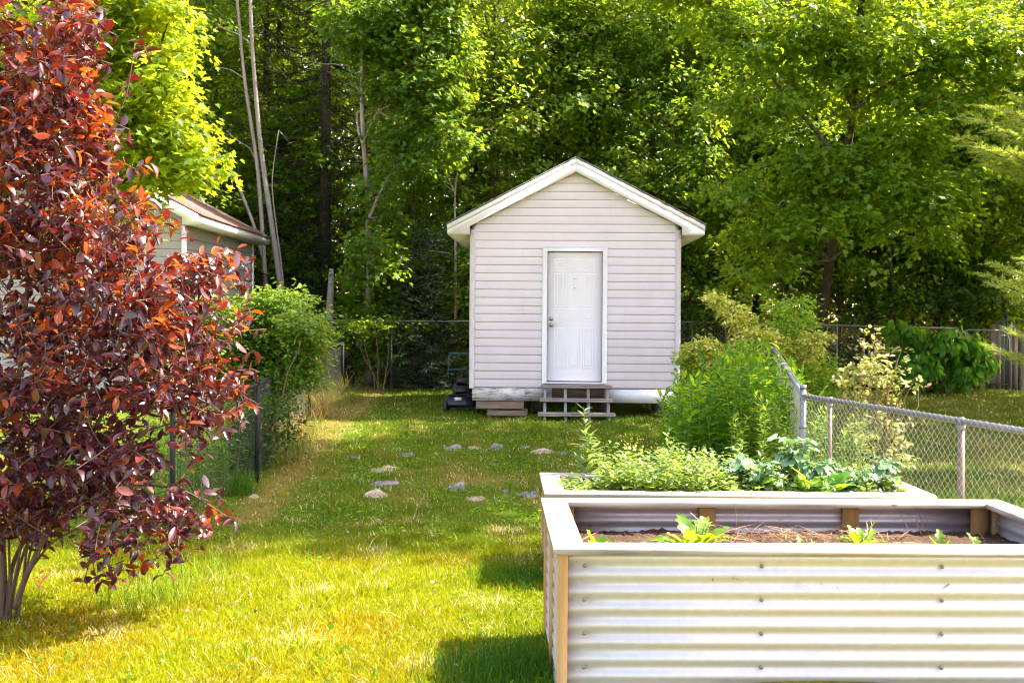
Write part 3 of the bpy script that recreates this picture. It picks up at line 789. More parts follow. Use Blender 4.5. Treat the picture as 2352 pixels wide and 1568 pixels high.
def raised_bed(name, fl, yaw, LEN, DEP, z_top, mats, label, capw=0.14, capt=0.026, rot_corner=None):
    capx, capy, sheet_in = mats
    r = empty(name, (fl[0], fl[1], 0), yaw); tag(r, label, 'garden bed')
    zt_ = z_top - fl[2]          # heights are local to z = 0
    z1 = z_top - capt
    rr = random.Random(len(name) + int(LEN * 10))
    # cap boards, mitred
    w_ = capw
    def board(pts, mat, nm='cap_board'):
        m_ = MB(); n = len(pts); b = 0.004
        c = np.mean(np.array(pts), 0)
        top = [(p[0] + (c[0] - p[0]) * 0.0, p[1], z_top) for p in pts]
        ins = [(p[0] + np.sign(c[0] - p[0]) * b * (abs(c[0] - p[0]) > .02), p[1] + np.sign(c[1] - p[1]) * b, z_top) for p in pts]
        mid = [(p[0], p[1], z_top - b) for p in pts]; bot = [(p[0], p[1], z1) for p in pts]
        fs = [tuple(range(n)), tuple(range(3 * n - 1, 2 * n - 1, -1))]
        for q in range(2):
            for j in range(n): fs.append((q * n + n + j, q * n + n + (j + 1) % n, q * n + (j + 1) % n, q * n + j))
        m_.add(ins + mid + bot, fs); return m_.build(nm, mat, r)
    g = 0.0015
    board([(0, 0), (LEN, 0), (LEN - w_, w_), (w_, w_)], capx)
    board([(w_, DEP - w_), (LEN - w_, DEP - w_), (LEN, DEP), (0, DEP)], capx)
    board([(0, g * 2), (w_ - g, w_ + g), (w_ - g, DEP - w_ - g), (0, DEP - 2 * g)], capy)
    board([(LEN - w_ + g, w_ + g), (LEN, 2 * g), (LEN, DEP - 2 * g), (LEN - w_ + g, DEP - w_ - g)], capy)
    return r, z1

# near bed
B1L, B1D, B1Z = 2.54, 1.29, EYE - 1.0
b1p = P(1271.5, 1259, F / (1259 - 724 + 0.0070 * 95))
B1YAW = radians(0.9)
bed1, z1 = raised_bed('raised_bed', (b1p[0], b1p[1], 0), B1YAW, B1L, B1D, B1Z, (M['cap'], M['cap_y'], None), 'near raised bed with shiny corrugated metal sides and bleached wooden rim')
ins = 0.018
zb1 = -0.22
def bed_sides(bed, L, D, z0, z1, posts_front, inner_mat, screw=True):
    yfs = ins + 0.020
    m_ = MB(); corrugated(m_, ins + 0.046, L - ins - 0.046, z0, z1 - 0.001, yfs); fp = m_.build('front_sheet', M['galv'], bed, True)
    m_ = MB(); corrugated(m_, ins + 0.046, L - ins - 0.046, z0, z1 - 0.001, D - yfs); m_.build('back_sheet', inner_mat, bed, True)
    for x in (ins + 0.020, L - ins - 0.020):
        m_ = MB(); corrugated(m_, ins + 0.04, D / 2 - 0.02, z0, z1 - 0.001, x, axis='y'); corrugated(m_, D / 2 + 0.02, D - ins - 0.04, z0, z1 - 0.001, x, axis='y')
        o = m_.build('side_sheet', M['galv'], bed, True)
    for (x, y) in ((ins + .023, ins + .023), (L - ins - .023, ins + .023), (ins + .023, D - ins - .023), (L - ins - .023, D - ins - .023)):
        m_ = MB(); m_.box((x, y, (z0 + z1) / 2 - 0.001), (0.046, 0.046, z1 - z0), bev=0.003); m_.build('corner_post', M['post'], bed)
    for x in (ins + 0.014, L - ins - 0.014):
        m_ = MB(); m_.box((x, D / 2, (z0 + z1) / 2 - 0.001), (0.030, 0.038, z1 - z0)); m_.build('side_post', M['post'], bed)
    for x in posts_front:
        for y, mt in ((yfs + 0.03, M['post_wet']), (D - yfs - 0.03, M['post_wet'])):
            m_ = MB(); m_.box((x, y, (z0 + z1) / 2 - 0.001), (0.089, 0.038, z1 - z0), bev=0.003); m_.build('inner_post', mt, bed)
    if screw:
        for i, x in enumerate(posts_front):
            for k in range(5):
                zc = z1 - 0.0685 * (0.27 + 0.5 + 2.0 * k)
                zc = z1 - 0.052 - 0.146 * k
                if zc < z0 + 0.02: continue
                m_ = MB(); m_.tube([(x, yfs - 0.004, zc), (x, yfs - 0.009, zc), (x, yfs - 0.012, zc)], [0.0088, 0.0088, 0.0045], 10); m_.build('screw', M['screw'], fp, True)
xs1 = [0.092, 0.905, 1.735, 2.45]
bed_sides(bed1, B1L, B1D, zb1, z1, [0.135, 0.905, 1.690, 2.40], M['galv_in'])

# far bed
B2D = 0.93
b2p = P(1251, 1132, F * 1.155 / (1132 - 724 + 0.0070 * 75))
b2r = P(2149, 1147, F * 1.155 / (1147 - 724 + 0.007 * 973 - 0.0) * 0.985)
B2L = 2.56; B2Z = EYE - 1.155
bed2, z2 = raised_bed('raised_bed', (b2p[0], b2p[1], 0), radians(0.6), B2L, B2D, B2Z, (M['cap_grey'], M['cap_grey_y'], None), 'farther low raised bed with greying wooden rim crowded with kale and weeds')
bed_sides(bed2, B2L, B2D, -0.22, z2, [0.9, 1.7], M['galv_in'], screw=False)

def soil(bed_o, L, D, zs, label, amp, seed, tilt=0.0):
    r = np.random.default_rng(seed)
    nx_, ny_ = 110, 52
    x = np.linspace(0.06, L - 0.06, nx_); y = np.linspace(0.07, D - 0.07, ny_)
    A, B = np.meshgrid(x, y)
    h = np.zeros_like(A)
    for k in range(26):
        fx, fy = r.uniform(2, 38, 2); ph = r.uniform(0, 6.28)
        h += np.sin(A * fx + B * fy + ph) / (4 + (fx + fy) / 6)
    z = zs + amp * h + amp * 0.55 * r.normal(size=A.shape) + tilt * np.exp(-((A - 1.30) ** 2) / 0.40 - ((B - 0.62) ** 2) / 0.10)
    ii = (np.arange(ny_ - 1)[:, None] * nx_ + np.arange(nx_ - 1)[None]).ravel()
    lp = np.stack([ii, ii + 1, ii + 1 + nx_, ii + nx_], 1)
    o = link('soil', np_mesh('soil', np.stack([A.ravel(), B.ravel(), z.ravel()], 1), lp.ravel(), np.arange(len(lp)) * 4), M['soil'])
    o.location = bed_o.location; o.rotation_euler = bed_o.rotation_euler
    tag(o, label, 'soil', kind='stuff'); return z
soil(bed1, B1L, B1D, B1Z - 0.170, 'brown mulched soil filling the near raised bed', 0.011, 3, 0.068)
soil(bed2, B2L, B2D, B2Z - 0.07, 'dark soil filling the farther raised bed', 0.010, 5)

def local(bed, x, y, z):
    c, s = cos(bed.rotation_euler[2]), sin(bed.rotation_euler[2])
    return np.array([bed.location[0] + c * x - s * y, bed.location[1] + s * x + c * y, z])

# straw litter on near soil
n = 1100
lx = np.clip(rng.normal(1.35, 0.42, n), 0.1, B1L - 0.1); ly = rng.uniform(0.12, B1D - 0.12, n)
pz = B1Z - 0.166 + 0.070 * np.exp(-((lx - 1.30) ** 2) / 0.40 - ((ly - 0.62) ** 2) / 0.10) + rng.uniform(-0.004, 0.028, n)
pp = np.stack([lx, ly, pz], 1)
ax = rng.normal(size=(n, 3)); ax[:, 2] *= 0.22
me = scatter('straw', [ovate(3, 0.018, 0.004, 0.12)], pp, ax, np.tile([0, 0, 1.0], (n, 1)) + rng.normal(0, 0.3, (n, 3)), rng.uniform(0.05, 0.22, n), rng)
o = link('straw_mulch', me, M['straw']); o.location = bed1.location; o.rotation_euler = bed1.rotation_euler
tag(o, 'loose dry straw scattered over the soil of the near bed', 'straw', kind='stuff')

# ------------------------------------------------------------------ plants in beds
def leaf_grid(nu, nv, wfun, ruff, bend, seed, lobes=0.0, cup=0.1):
    r = random.Random(seed); ph = r.uniform(0, 6); V = []
    for i in range(nv + 1):
        t = i / nv
        for j in range(nu + 1):
            u = -1 + 2 * j / nu
            wv = wfun(t) * (1 + lobes * sin(t * 30 + ph + (0.7 if u > 0 else 0)) * (abs(u) > 0.6))
            V.append((u * wv, t - bend * 0.25 * t * t, cup * abs(u) * wv + bend * (t * 0.6 - t * t) * 0.9 + ruff * abs(u) ** 2 * sin(t * 21 + u * 3 + ph)))
    fs = [(i * (nu + 1) + j, i * (nu + 1) + j + 1, (i + 1) * (nu + 1) + j + 1, (i + 1) * (nu + 1) + j) for i in range(nv) for j in range(nu)]
    return V, fs
kale_w = lambda t: 0.012 + (0.21 * (max(0, t - 0.22) / 0.78) ** 0.45 * (1 - max(0, (t - 0.8) / 0.2) ** 2 * 0.7) if t > 0.22 else 0)
KALE = [leaf_grid(10, 18, kale_w, 0.13, 0.55 + 0.3 * k, k, 0.24) for k in range(4)]
let_w = lambda t: 0.025 + 0.12 * sin(pi * min(1, t * 0.97)) ** 0.7 * (0.45 + 0.75 * t) * (1 + 0.22 * sin(t * 34))
LETT = [leaf_grid(4, 16, let_w, 0.02, 0.25 + 0.2 * k, k + 9, 0.22, 0.35) for k in range(3)]
squ_w = lambda t: 0.01 + (0.40 * sin(pi * min(1, max(0, t - 0.25) / 0.75) ** 0.75) ** 0.6 if t > 0.25 else 0)
SQUA = [leaf_grid(6, 10, squ_w, 0.02, 0.35 + 0.2 * k, k + 19, 0.12, 0.15) for k in range(2)]

def rosette(name, p, nleaf, size, tm, mat, label, cat, rg, up=0.6, group=None, stemmat=None, hgt=0.0, spread=0.03):
    r = empty(name, p); tag(r, label, cat, group)
    az = np.arange(nleaf) * 2.4 + rg.uniform(0, 6); el = np.clip(rg.normal(up, 0.25, nleaf), 0.05, 1.35)
    ax = np.stack([np.cos(az) * np.cos(el), np.sin(az) * np.cos(el), np.sin(el)], 1)
    nr = np.stack([-np.cos(az) * np.sin(el), -np.sin(az) * np.sin(el), np.cos(el)], 1) + rg.normal(0, 0.15, (nleaf, 3))
    ps = np.stack([np.cos(az) * spread * 0.4, np.sin(az) * spread * 0.4, rg.uniform(0, 1, nleaf) * hgt], 1)
    link('leaf_mass', scatter('leaf_mass', tm, ps, ax, nr, size * rg.uniform(0.65, 1.15, nleaf), rg, smooth=True), mat, r)
    if hgt > 0:
        m_ = MB(); m_.tube([(0, 0, -0.03), (0.005, 0, hgt * 0.5), (0, 0, hgt)], [0.012, 0.010, 0.007], 6); m_.build('stem', stemmat or M['stem'], r, True)
    return r

rk = np.random.default_rng(21)
def onbed2(px, ly): # local x for a picture column
    Y = b2p[1] + ly; X = P(px, 1100, Y)[0]
    return local(bed2, X - b2p[0], ly, B2Z - 0.08)
kales = [(1655, 0.55, 0.34, 'kale plant with frilly blue-green leaves near the middle of the far bed'),
         (1712, 0.60, 0.40, 'taller kale plant with wide pale leaves right of the middle of the far bed'),
         (1760, 0.35, 0.34, 'shiny kale plant with a leaf hanging over the front rim of the far bed'),
         (1825, 0.60, 0.48, 'tallest kale plant with glossy silvery leaves left of the fence corner post'),
         (1880, 0.45, 0.34, 'kale plant just right of the tallest one'),
         (1940, 0.55, 0.34, 'dark green kale plant in front of the rusty fence post'),
         (1985, 0.35, 0.32, 'blue-green kale plant in front of the pale pink shrub'),
         (2040, 0.50, 0.36, 'rightmost blue-green kale plant at the end of the far bed')]
for (px, ly, sz, lb) in kales:
    rosette('kale_plant', onbed2(px, ly), 38, sz * 0.43, KALE, M['kale'], lb, 'kale', rk, 0.7, 'kale plants in the far bed', hgt=0.15 + 0.8 * (sz - 0.3))
for (px, ly, sz, lb) in [(1745, 0.25, 0.20, 'bright lime broad-leaved plant near the front rim of the far bed'),
                         (1855, 0.28, 0.30, 'big yellow-green squash leaves right of the hanging kale leaf'),
                         (1915, 0.22, 0.28, 'dull green squash leaves lying near the front rim at the right of the far bed'),
                         (1560, 0.45, 0.22, 'pale broad-leaved plant left of the middle kale'),
                         (1500, 0.20, 0.18, 'small round-leaved plant behind the front rim of the far bed')]:
    rosette('squash_plant', onbed2(px, ly), 8, sz * 0.62, SQUA, M['lettuce'] if px != 1915 else M['nettle'], lb, 'vegetable plant', rk, 0.55, hgt=0.10)

def leaf_cloud(rg, centers, radii, n, flat=0.7):
    k = rg.integers(0, len(centers), n) if not isinstance(radii, np.ndarray) else rg.choice(len(centers), n, p=(radii ** 2) / (radii ** 2).sum())
    c = np.asarray(centers)[k]; r = np.asarray(radii)[k]
    d = nrmz(rg.normal(size=(n, 3))); rad = rg.uniform(0.15, 1, n) ** 0.5
    d[:, 2] *= flat
    return c + d * (r * rad)[:, None], d

# low weeds that nobody could count: many little leafy stalks of uneven height
for (px0, px1, hh, ns_, lb) in [(1280, 1480, 0.13, 60, 'low mat of pale chickweed at the left end of the far bed'), (1390, 1690, 0.34, 150, 'dense pale green weeds filling the left half of the far bed'), (1680, 2060, 0.22, 60, 'loose green weeds between the kale plants of the far bed')]:
    ps = []; axs = []; sz = []
    for q in range(ns_):
        b = onbed2(rk.uniform(px0, px1), rk.uniform(0.16, 0.78)); h = hh * rk.uniform(0.25, 1.0); ln = rk.normal(0, 0.25, 2)
        m_ = int(14 + 90 * h)
        for c in range(m_):
            f = c / m_; a = c * 2.4 + q
            ps.append(b + np.array([ln[0] * f * h + 0.02 * cos(a), ln[1] * f * h + 0.02 * sin(a), 0.01 + f * h])); axs.append((cos(a), sin(a), rk.uniform(-0.1, 0.7))); sz.append((0.075 - 0.042 * f) * rk.uniform(0.7, 1.25))
    ps = np.array(ps); nl = len(ps)
    o = link('weed_patch', scatter('weed_patch', OVATE + LANCE, ps, np.array(axs), np.tile([0, 0, 1.0], (nl, 1)) + rk.normal(0, 0.35, (nl, 3)), np.array(sz), rk), M['weed'])
    tag(o, lb, 'weeds', kind='stuff')

def stalk_weed(px, py_top, base, nleaf, llen, mat, label, cat='weed', name='tall_weed', lean=0.0, flower=None, nst=1, rg=rk):
    Y = base[1]; top = P(px, py_top, Y)
    r = empty(name, base); tag(r, label, cat)
    sm = MB(); ps = []; axs = []; szs = []
    for s_ in range(nst):
        t0 = np.array([top[0] - base[0] + (rg.normal(0, 0.06) if s_ else 0), rg.normal(0, 0.05) if s_ else 0, (top[2] - base[2]) * (1 if s_ == 0 else rg.uniform(0.6, 0.95))])
        t = np.linspace(0, 1, 7)[:, None]
        path = t * t0 + np.sin(t * pi) * np.array([lean, 0.02, 0]) 
        sm.tube(path, np.linspace(0.0045, 0.0015, 7), 5)
        for k in range(nleaf):
            f = 0.2 + 0.8 * k / nleaf; a = k * 2.4 + rg.uniform(-.4, .4)
            i = f * 6; i0 = min(5, int(i)); q = path[i0] + (path[i0 + 1] - path[i0]) * (i - i0)
            ps.append(q); axs.append((cos(a), sin(a), rg.uniform(0.3, 1.0))); szs.append(llen * rg.uniform(0.6, 1.1) * (1.15 - 0.6 * f))
    ps = np.array(ps); axs = np.array(axs)
    link('leaf_mass', scatter('leaf_mass', LANCE, ps, axs, np.tile([0, 0, 1.0], (len(ps), 1)), np.array(szs), rg, smooth=True), mat, r)
    sm.build('stem', M['stem'], r, True)
    if flower:
        n_ = flower; fp = np.array([top - base] * n_) + rg.normal(0, 1, (n_, 3)) * np.array([0.035, 0.035, 0.03])
        link('flower', scatter('flower', SIMPLE, fp, rg.normal(size=(n_, 3)), rg.normal(size=(n_, 3)), np.full(n_, 0.018), rg), M['flower'], r)
    return r
stalk_weed(1340, 935, onbed2(1345, 0.86), 26, 0.17, M['weed'], 'tallest narrow-leaved weed rising behind the left end of the far bed', nst=3, lean=0.02)
stalk_weed(1442, 1018, onbed2(1450, 0.6), 8, 0.09, M['weed'], 'left flowering stalk with small yellow blooms in the far bed', 'flower', 'mustard_plant', flower=16)
stalk_weed(1462, 1014, onbed2(1458, 0.6), 8, 0.09, M['weed'], 'right flowering stalk with small yellow blooms in the far bed', 'flower', 'mustard_plant', flower=18)
stalk_weed(1537, 978, onbed2(1535, 0.75), 18, 0.13, M['weed'], 'upright pale weed standing before the shadowed lawn in the far bed', nst=2)
stalk_weed(1602, 1045, onbed2(1590, 0.7), 12, 0.13, M['weed'], 'short grassy weed leaning right, left of the middle kale', lean=0.03)
stalk_weed(1620, 1020, onbed2(1625, 0.8), 8, 0.10, M['straw'], 'dry tan weed stalk behind the middle kale', 'dry stalk')
stalk_weed(1704, 1008, onbed2(1702, 0.8), 34, 0.10, M['weed'], 'feathery goldenrod shoot rising behind the taller kale', nst=1)
stalk_weed(1752, 1012, onbed2(1750, 0.8), 34, 0.09, M['weed'], 'second feathery goldenrod shoot right of the first behind the kale', nst=1)

# seedlings in the near bed
def onbed1(px, ly, py=1240):
    Y = b1p[1] + ly; X = P(px, py, Y)[0]
    return local(bed1, X - b1p[0], ly, B1Z - 0.165 + 0.068 * math.exp(-((X - b1p[0] - 1.30) ** 2) / 0.40 - ((ly - 0.62) ** 2) / 0.10))
for (px, ly, nl, sz, lb, mt, tm, up) in [
    (1378, 0.43, 9, 0.204, 'dark green upright dock plant at the left end of the near bed', M['goldenrod'], LETT, 1.15),
    (1352, 0.44, 5, 0.120, 'small low seedling in the left front corner of the near bed', M['lettuce'], LETT, 0.8),
    (1420, 0.49, 8, 0.156, 'pale sprawling seedling right of the dark dock plant', M['weed'], LETT, 0.7),
    (1480, 0.46, 8, 0.144, 'low seedling half in shadow left of the largest bed plant', M['weed'], LETT, 0.75),
    (1597, 0.46, 13, 0.324, 'largest bright green plant with spreading leaves in the near bed', M['lettuce'], LETT, 0.75),
    (1845, 0.42, 8, 0.144, 'small bright seedling standing in the straw of the near bed', M['lettuce'], LETT, 0.9),
    (1985, 0.47, 9, 0.204, 'bright green seedling in front of an inner post of the near bed', M['lettuce'], LETT, 0.9),
    (2172, 0.45, 4, 0.192, 'narrow upright bright leaf near the right end of the near bed', M['lettuce'], LETT, 1.3),
    (2262, 0.45, 5, 0.180, 'bright seedling in front of the right corner post of the near bed', M['lettuce'], LETT, 1.1),
    (2322, 0.42, 5, 0.120, 'smallest seedling at the right edge of the near bed', M['lettuce'], LETT, 0.75)]:
    rosette('seedling', onbed1(px, ly), nl, sz * 0.8, tm, mt, lb, 'seedling', rk, up, 'seedlings in the near bed')
stalk_weed(1602, 1190, onbed1(1603, 0.45), 30, 0.06, M['weed'], 'bushy little weed inside the largest bed plant', nst=3)

# ------------------------------------------------------------------ chain-link fences
def chain(mb, a, b, h0, h1, wire=0.0016, mesh=0.07, sag=0.0):
    # a, b: points on the ground; h0/h1: heights of mesh bottom and top above the line a-b
    a = np.asarray(a, float); b = np.asarray(b, float)
    d = b - a; L = np.linalg.norm(d[:2]); ux = np.array([d[0] / L, d[1] / L, 0]); nrm = np.array([-ux[1], ux[0], 0])
    hw_ = mesh / 2; nw = int(L / hw_); H = h1 - h0; nz_ = max(2, int(H / hw_))
    zz_ = h0 + np.arange(nz_ + 1) * (H / nz_)
    Vs = []; fl = []; off = 0
    ang = np.array([0, 2.094, 4.189])
    for k in range(nw):
        s = (k + ((np.arange(nz_ + 1) + k) % 2)) * hw_
        nn = np.where((np.arange(nz_ + 1)) % 2 == 0, 1, -1) * wire * 1.1
        base = a[None] + ux[None] * s[:, None] + nrm[None] * nn[:, None]
        base[:, 2] = a[2] + d[2] * s / L + zz_
        ring = wire * (np.cos(ang)[None, :, None] * ux[None, None] + np.sin(ang)[None, :, None] * nrm[None, None])
        Vs.append((base[:, None, :] + ring).reshape(-1, 3))
        i = np.arange(nz_)[:, None] * 3; j = np.arange(3)[None]; j2 = (j + 1) % 3
        q = np.stack([i + j, i + j2, i + 3 + j2, i + 3 + j], -1).reshape(-1, 4) + off
        fl.append(q); off += (nz_ + 1) * 3
    V = np.concatenate(Vs); Q = np.concatenate(fl)
    mb.V.append(V); mb.L.extend((Q + mb.n).ravel().tolist()); mb.S.extend((np.arange(len(Q)) * 4 + mb.k).tolist())
    mb.n += len(V); mb.k += len(Q) * 4
    return mb

# right silver fence (the near run and the run going back from the corner post)
RF = empty('chain_link_fence', (0, 0, 0)); tag(RF, 'silver chain link fence with galvanised rail bending at a corner post beside the beds', 'fence')
def rail_pt(px, py, drop): 
    Y = F * drop / (py - HZ + -ROLL * (px - CX) * 1.0)
    return P(px, py, Y)
c0 = rail_pt(1845, 909, 0.66); cn = rail_pt(2352, 990, 0.66)
dirn = (cn - c0) / np.linalg.norm((cn - c0)[:2])
far = P(1772, 795, 13.2)
end = c0 + dirn * 5.0
m_ = MB(); m_.tube([c0, c0 + dirn * 2.5, end], 0.021, 10); m_.build('top_rail', M['pipe'], RF, True)
m_ = MB(); m_.tube([c0, far], 0.021, 10); m_.build('top_rail', M['pipe'], RF, True)
def gpt(p): return np.array([p[0], p[1], float(ground(p[0], p[1]))])
g0, ge, gf = gpt(c0), gpt(end), gpt(far)
side_out = np.array([dirn[1], -dirn[0], 0]) * 0.026
m_ = MB(); chain(m_, g0 + side_out, ge + side_out, 0.03, c0[2] - g0[2] + 0.030, 0.0018, 0.060); m_.build('wire_mesh', M['wire'], RF)
d2 = (far - c0) / np.linalg.norm((far - c0)[:2]); so2 = np.array([-d2[1], d2[0], 0]) * 0.026
m_ = MB(); chain(m_, g0 - so2, np.array([gf[0], gf[1], far[2] - (c0[2] - g0[2])]) - so2, 0.03, c0[2] - g0[2] + 0.03); m_.build('wire_mesh', M['wire'], RF)
def fpost(p, top, r, mat, parent, cap=True):
    m_ = MB(); g = gpt(p); m_.tube([(p[0], p[1], g[2] - 0.1), (p[0], p[1], top)], r, 12)
    if cap: m_.tube([(p[0], p[1], top - 0.03), (p[0], p[1], top + 0.006)], r * 1.15, 12); m_.ball((p[0], p[1], top + 0.002), r * 1.05, 12, 6, (1, 1, 0.3))
    return m_.build('fence_post', mat, parent, True)
cp = fpost(c0, c0[2] + 0.085, 0.026, M['pipe'], RF)
for dz in (-0.02, -0.26, -0.52):
    m_ = MB(); m_.tube([(c0[0], c0[1], c0[2] + dz - 0.012), (c0[0], c0[1], c0[2] + dz + 0.012)], 0.030, 12); m_.build('tension_band', M['pipe'], cp, True)
def along_px(px):
    lo_, hi_ = 0.0, 5.0
    for _ in range(40):
        mid = (lo_ + hi_) / 2; q = c0 + dirn * mid
        if CX + F * (q[0] / q[1]) < px: lo_ = mid
        else: hi_ = mid
    return c0 + dirn * lo_
for px, mt, r in ((1908, M['pipe_rust'], 0.017), (2210, M['pipe_rust'], 0.0215)):
    q = along_px(px); po = fpost(q, q[2] - 0.022, r, mt, RF, False)
    m_ = MB(); m_.tube([(q[0], q[1], q[2] - 0.06), (q[0], q[1], q[2] - 0.022)], r * 1.2, 12)
    m_.tube([q - dirn * 0.02, q + dirn * 0.02], 0.026, 12); m_.build('rail_cap', M['pipe'], po, True)
q = c0 + dirn * 4.2; fpost(q, q[2] - 0.02, 0.0215, M['pipe_rust'], RF, False)
q = c0 + (far - c0) * 0.55; fpost(q, q[2] - 0.02, 0.0215, M['pipe'], RF, False)

# left black fence
LF = empty('chain_link_fence', (0, 0, 0)); tag(LF, 'black coated chain link fence running back along the left side of the lawn', 'fence')
lp_ = [G(395, 1218), G(590, 1108), G(710, 962), G(787, 906)]
tops = [1.02, 1.02, 1.02, 1.05]
for p_, t_ in zip(lp_, tops):
    fpost(p_, p_[2] + t_ + 0.02, 0.024, M['pipe_black'], LF)
mid_ = (lp_[1] + lp_[2]) / 2; mid_[2] = float(ground(mid_[0], mid_[1])); fpost(mid_, mid_[2] + 1.02, 0.020, M['pipe_black'], LF)
m_ = MB(); m_.tube([p_ + np.array([0, 0, 1.0]) for p_ in lp_], 0.021, 8); m_.build('top_rail', M['pipe_black'], LF, True)
for a, b in zip(lp_[:-1], lp_[1:]):
    m_ = MB(); chain(m_, a + np.array([-0.03, 0, 0]), b + np.array([-0.03, 0, 0]), 0.03, 1.0, 0.0017, 0.07 if a[1] < 12 else 0.09); m_.build('wire_mesh', M['wire_black'], LF)

# back fence, left run and right run with gate
def back_fence(pxs, py_of, Y, posts, label, wire, mesh=0.09, gap=None):
    B = empty('chain_link_fence', (0, 0, 0)); tag(B, label, 'fence')
    pts = [P(px, py_of(px), Y) for px in pxs]
    m_ = MB(); m_.tube(pts, 0.021, 8); m_.build('top_rail', M['pipe'], B, True)
    for px in posts:
        q = P(px, py_of(px), Y); fpost(q, q[2] + 0.02, 0.022, M['pipe'], B)
    a, b = pts[0], pts[-1]; zg0 = float(ground(a[0], a[1]))
    m_ = MB(); chain(m_, np.array([a[0], a[1] - 0.03, zg0]), np.array([b[0], b[1] - 0.03, zg0 + (b[2] - a[2])]), 0.02, a[2] - zg0, 0.0018, mesh); m_.build('wire_mesh', wire, B)
    return B
back_fence([640, 900, 1250], lambda x: 735.5 + (x - 725) * 0.008, 21.6, [900, 1100, 1240], 'silver topped chain link fence at the foot of the wood left of the shed', M['wire_black'])
back_fence([1560, 1830, 2195], lambda x: 745 + (x - 1830) * 0.0235, 22.6, [1590, 1923, 2196], 'silver topped chain link fence at the foot of the wood right of the shed', M['wire'])
gt = empty('metal_gate', (0, 0, 0)); tag(gt, 'small silver pipe gate with rounded corners beside the arched wooden boards', 'gate')
ga, gb = P(2202, 757, 22.5), P(2318, 759, 22.5)
gz = float(ground(ga[0], 22.5)) + 0.12
m_ = MB(); m_.tube([(ga[0], ga[1], gz), (ga[0], ga[1], ga[2] - 0.22), (ga[0] + 0.05, ga[1], ga[2] - 0.07), (ga[0] + 0.20, ga[1], ga[2]), (gb[0] - 0.18, gb[1], gb[2]), (gb[0] - 0.05, gb[1], gb[2] - 0.06), (gb[0], gb[1], gb[2] - 0.2), (gb[0], gb[1], gz), (ga[0], ga[1], gz)], 0.019, 8); m_.build('gate_frame', M['pipe'], gt, True)
m_ = MB(); chain(m_, (ga[0], ga[1], gz), (gb[0], gb[1], gz), 0.02, ga[2] - gz - 0.02, 0.0018, 0.09); m_.build('wire_mesh', M['wire'], gt)
# arched board gate
ab = empty('board_gate', P(2306, 724, 22.9)); ab.location[2] = 0.1
tag(ab, 'grey weathered wooden gate with arched top behind the pipe gate', 'gate')
m_ = MB()
for k in range(5):
    x = -0.24 + k * 0.12; hgt_ = 1.50 - 0.0 + 0.0 - (x / 0.33) ** 2 * 0.22
    m_.prism([(x - 0.057, 0), (x + 0.057, 0), (x + 0.057, hgt_ - 0.03 * (x > 0)), (x, hgt_), (x - 0.057, hgt_ - 0.03 * (x < 0))], -0.012, 0.012)
m_.build('board_panel', M['old_board'], ab)
m_ = MB(); m_.box((0, 0.03, 0.35), (0.6, 0.035, 0.09)); m_.box((0, 0.03, 1.1), (0.6, 0.035, 0.09)); m_.build('crosspiece', M['old_board'], ab)
tp = P(2312, 724, 22.7); m_ = MB(); m_.tube([(0, 0, -0.1), (0, 0, 1.62)], 0.022, 8); o = m_.build('pipe_post', M['teal'], None, True); o.location = (tp[0], tp[1], 0.1)
tag(o, 'thin blue-green pipe standing against the arched wooden gate', 'post')
tp = P(2349, 724, 22.6); m_ = MB(); m_.box((0, 0, 0.6), (0.14, 0.1, 1.4), bev=0.01); o = m_.build('wooden_post', M['old_board']); o.location = (tp[0], tp[1], 0.05)
tag(o, 'dark weathered wooden post at the right edge beside the arched gate', 'post')

# ------------------------------------------------------------------ stones
def stone(px, py, wpx, hpx, label, seed):
    p = G(px, py); s = p[1] / F
    rg = np.random.default_rng(seed)
    m_ = MB(); m_.ball((0, 0, 0), 1.0, 18, 10); V = m_.V[0]
    an = np.arctan2(V[:, 1], V[:, 0])
    n_ = 1 + 0.20 * np.sin(an * 2 + seed * 1.7) + 0.13 * np.sin(an * 3 + seed * 2.9) + 0.07 * np.sin(an * 5 + seed) + rg.normal(0, 0.02, len(V))
    V = V * np.stack([n_, n_, 1 + 0.15 * np.sin(an * 2 + V[:, 0] * 3 + seed)], 1); V = np.sign(V) * np.abs(V) ** np.array([1, 1, 0.62])
    V = V * np.array([wpx * s * 0.56, wpx * s * 0.50, max(0.025, hpx * s * 0.24)]) + np.stack([np.zeros(len(V)), np.zeros(len(V)), 0.006 * np.sin(V[:, 0] * 9 + seed) + 0.005 * np.sin(V[:, 1] * 13 + seed * 2)], 1)
    m_.V = [V]
    o = m_.build('field_stone', [M['stone'], M['stone_tan']][seed % 3 == 0], None, False); o.location = (p[0], p[1], p[2] - 0.004); o.rotation_euler = (0.20 + 0.20 * sin(seed * 3.3), 0.12 * sin(seed * 2.1), 0.4 * sin(seed * 1.3))
    tag(o, label, 'stone', 'flat stones set in the lawn'); return o
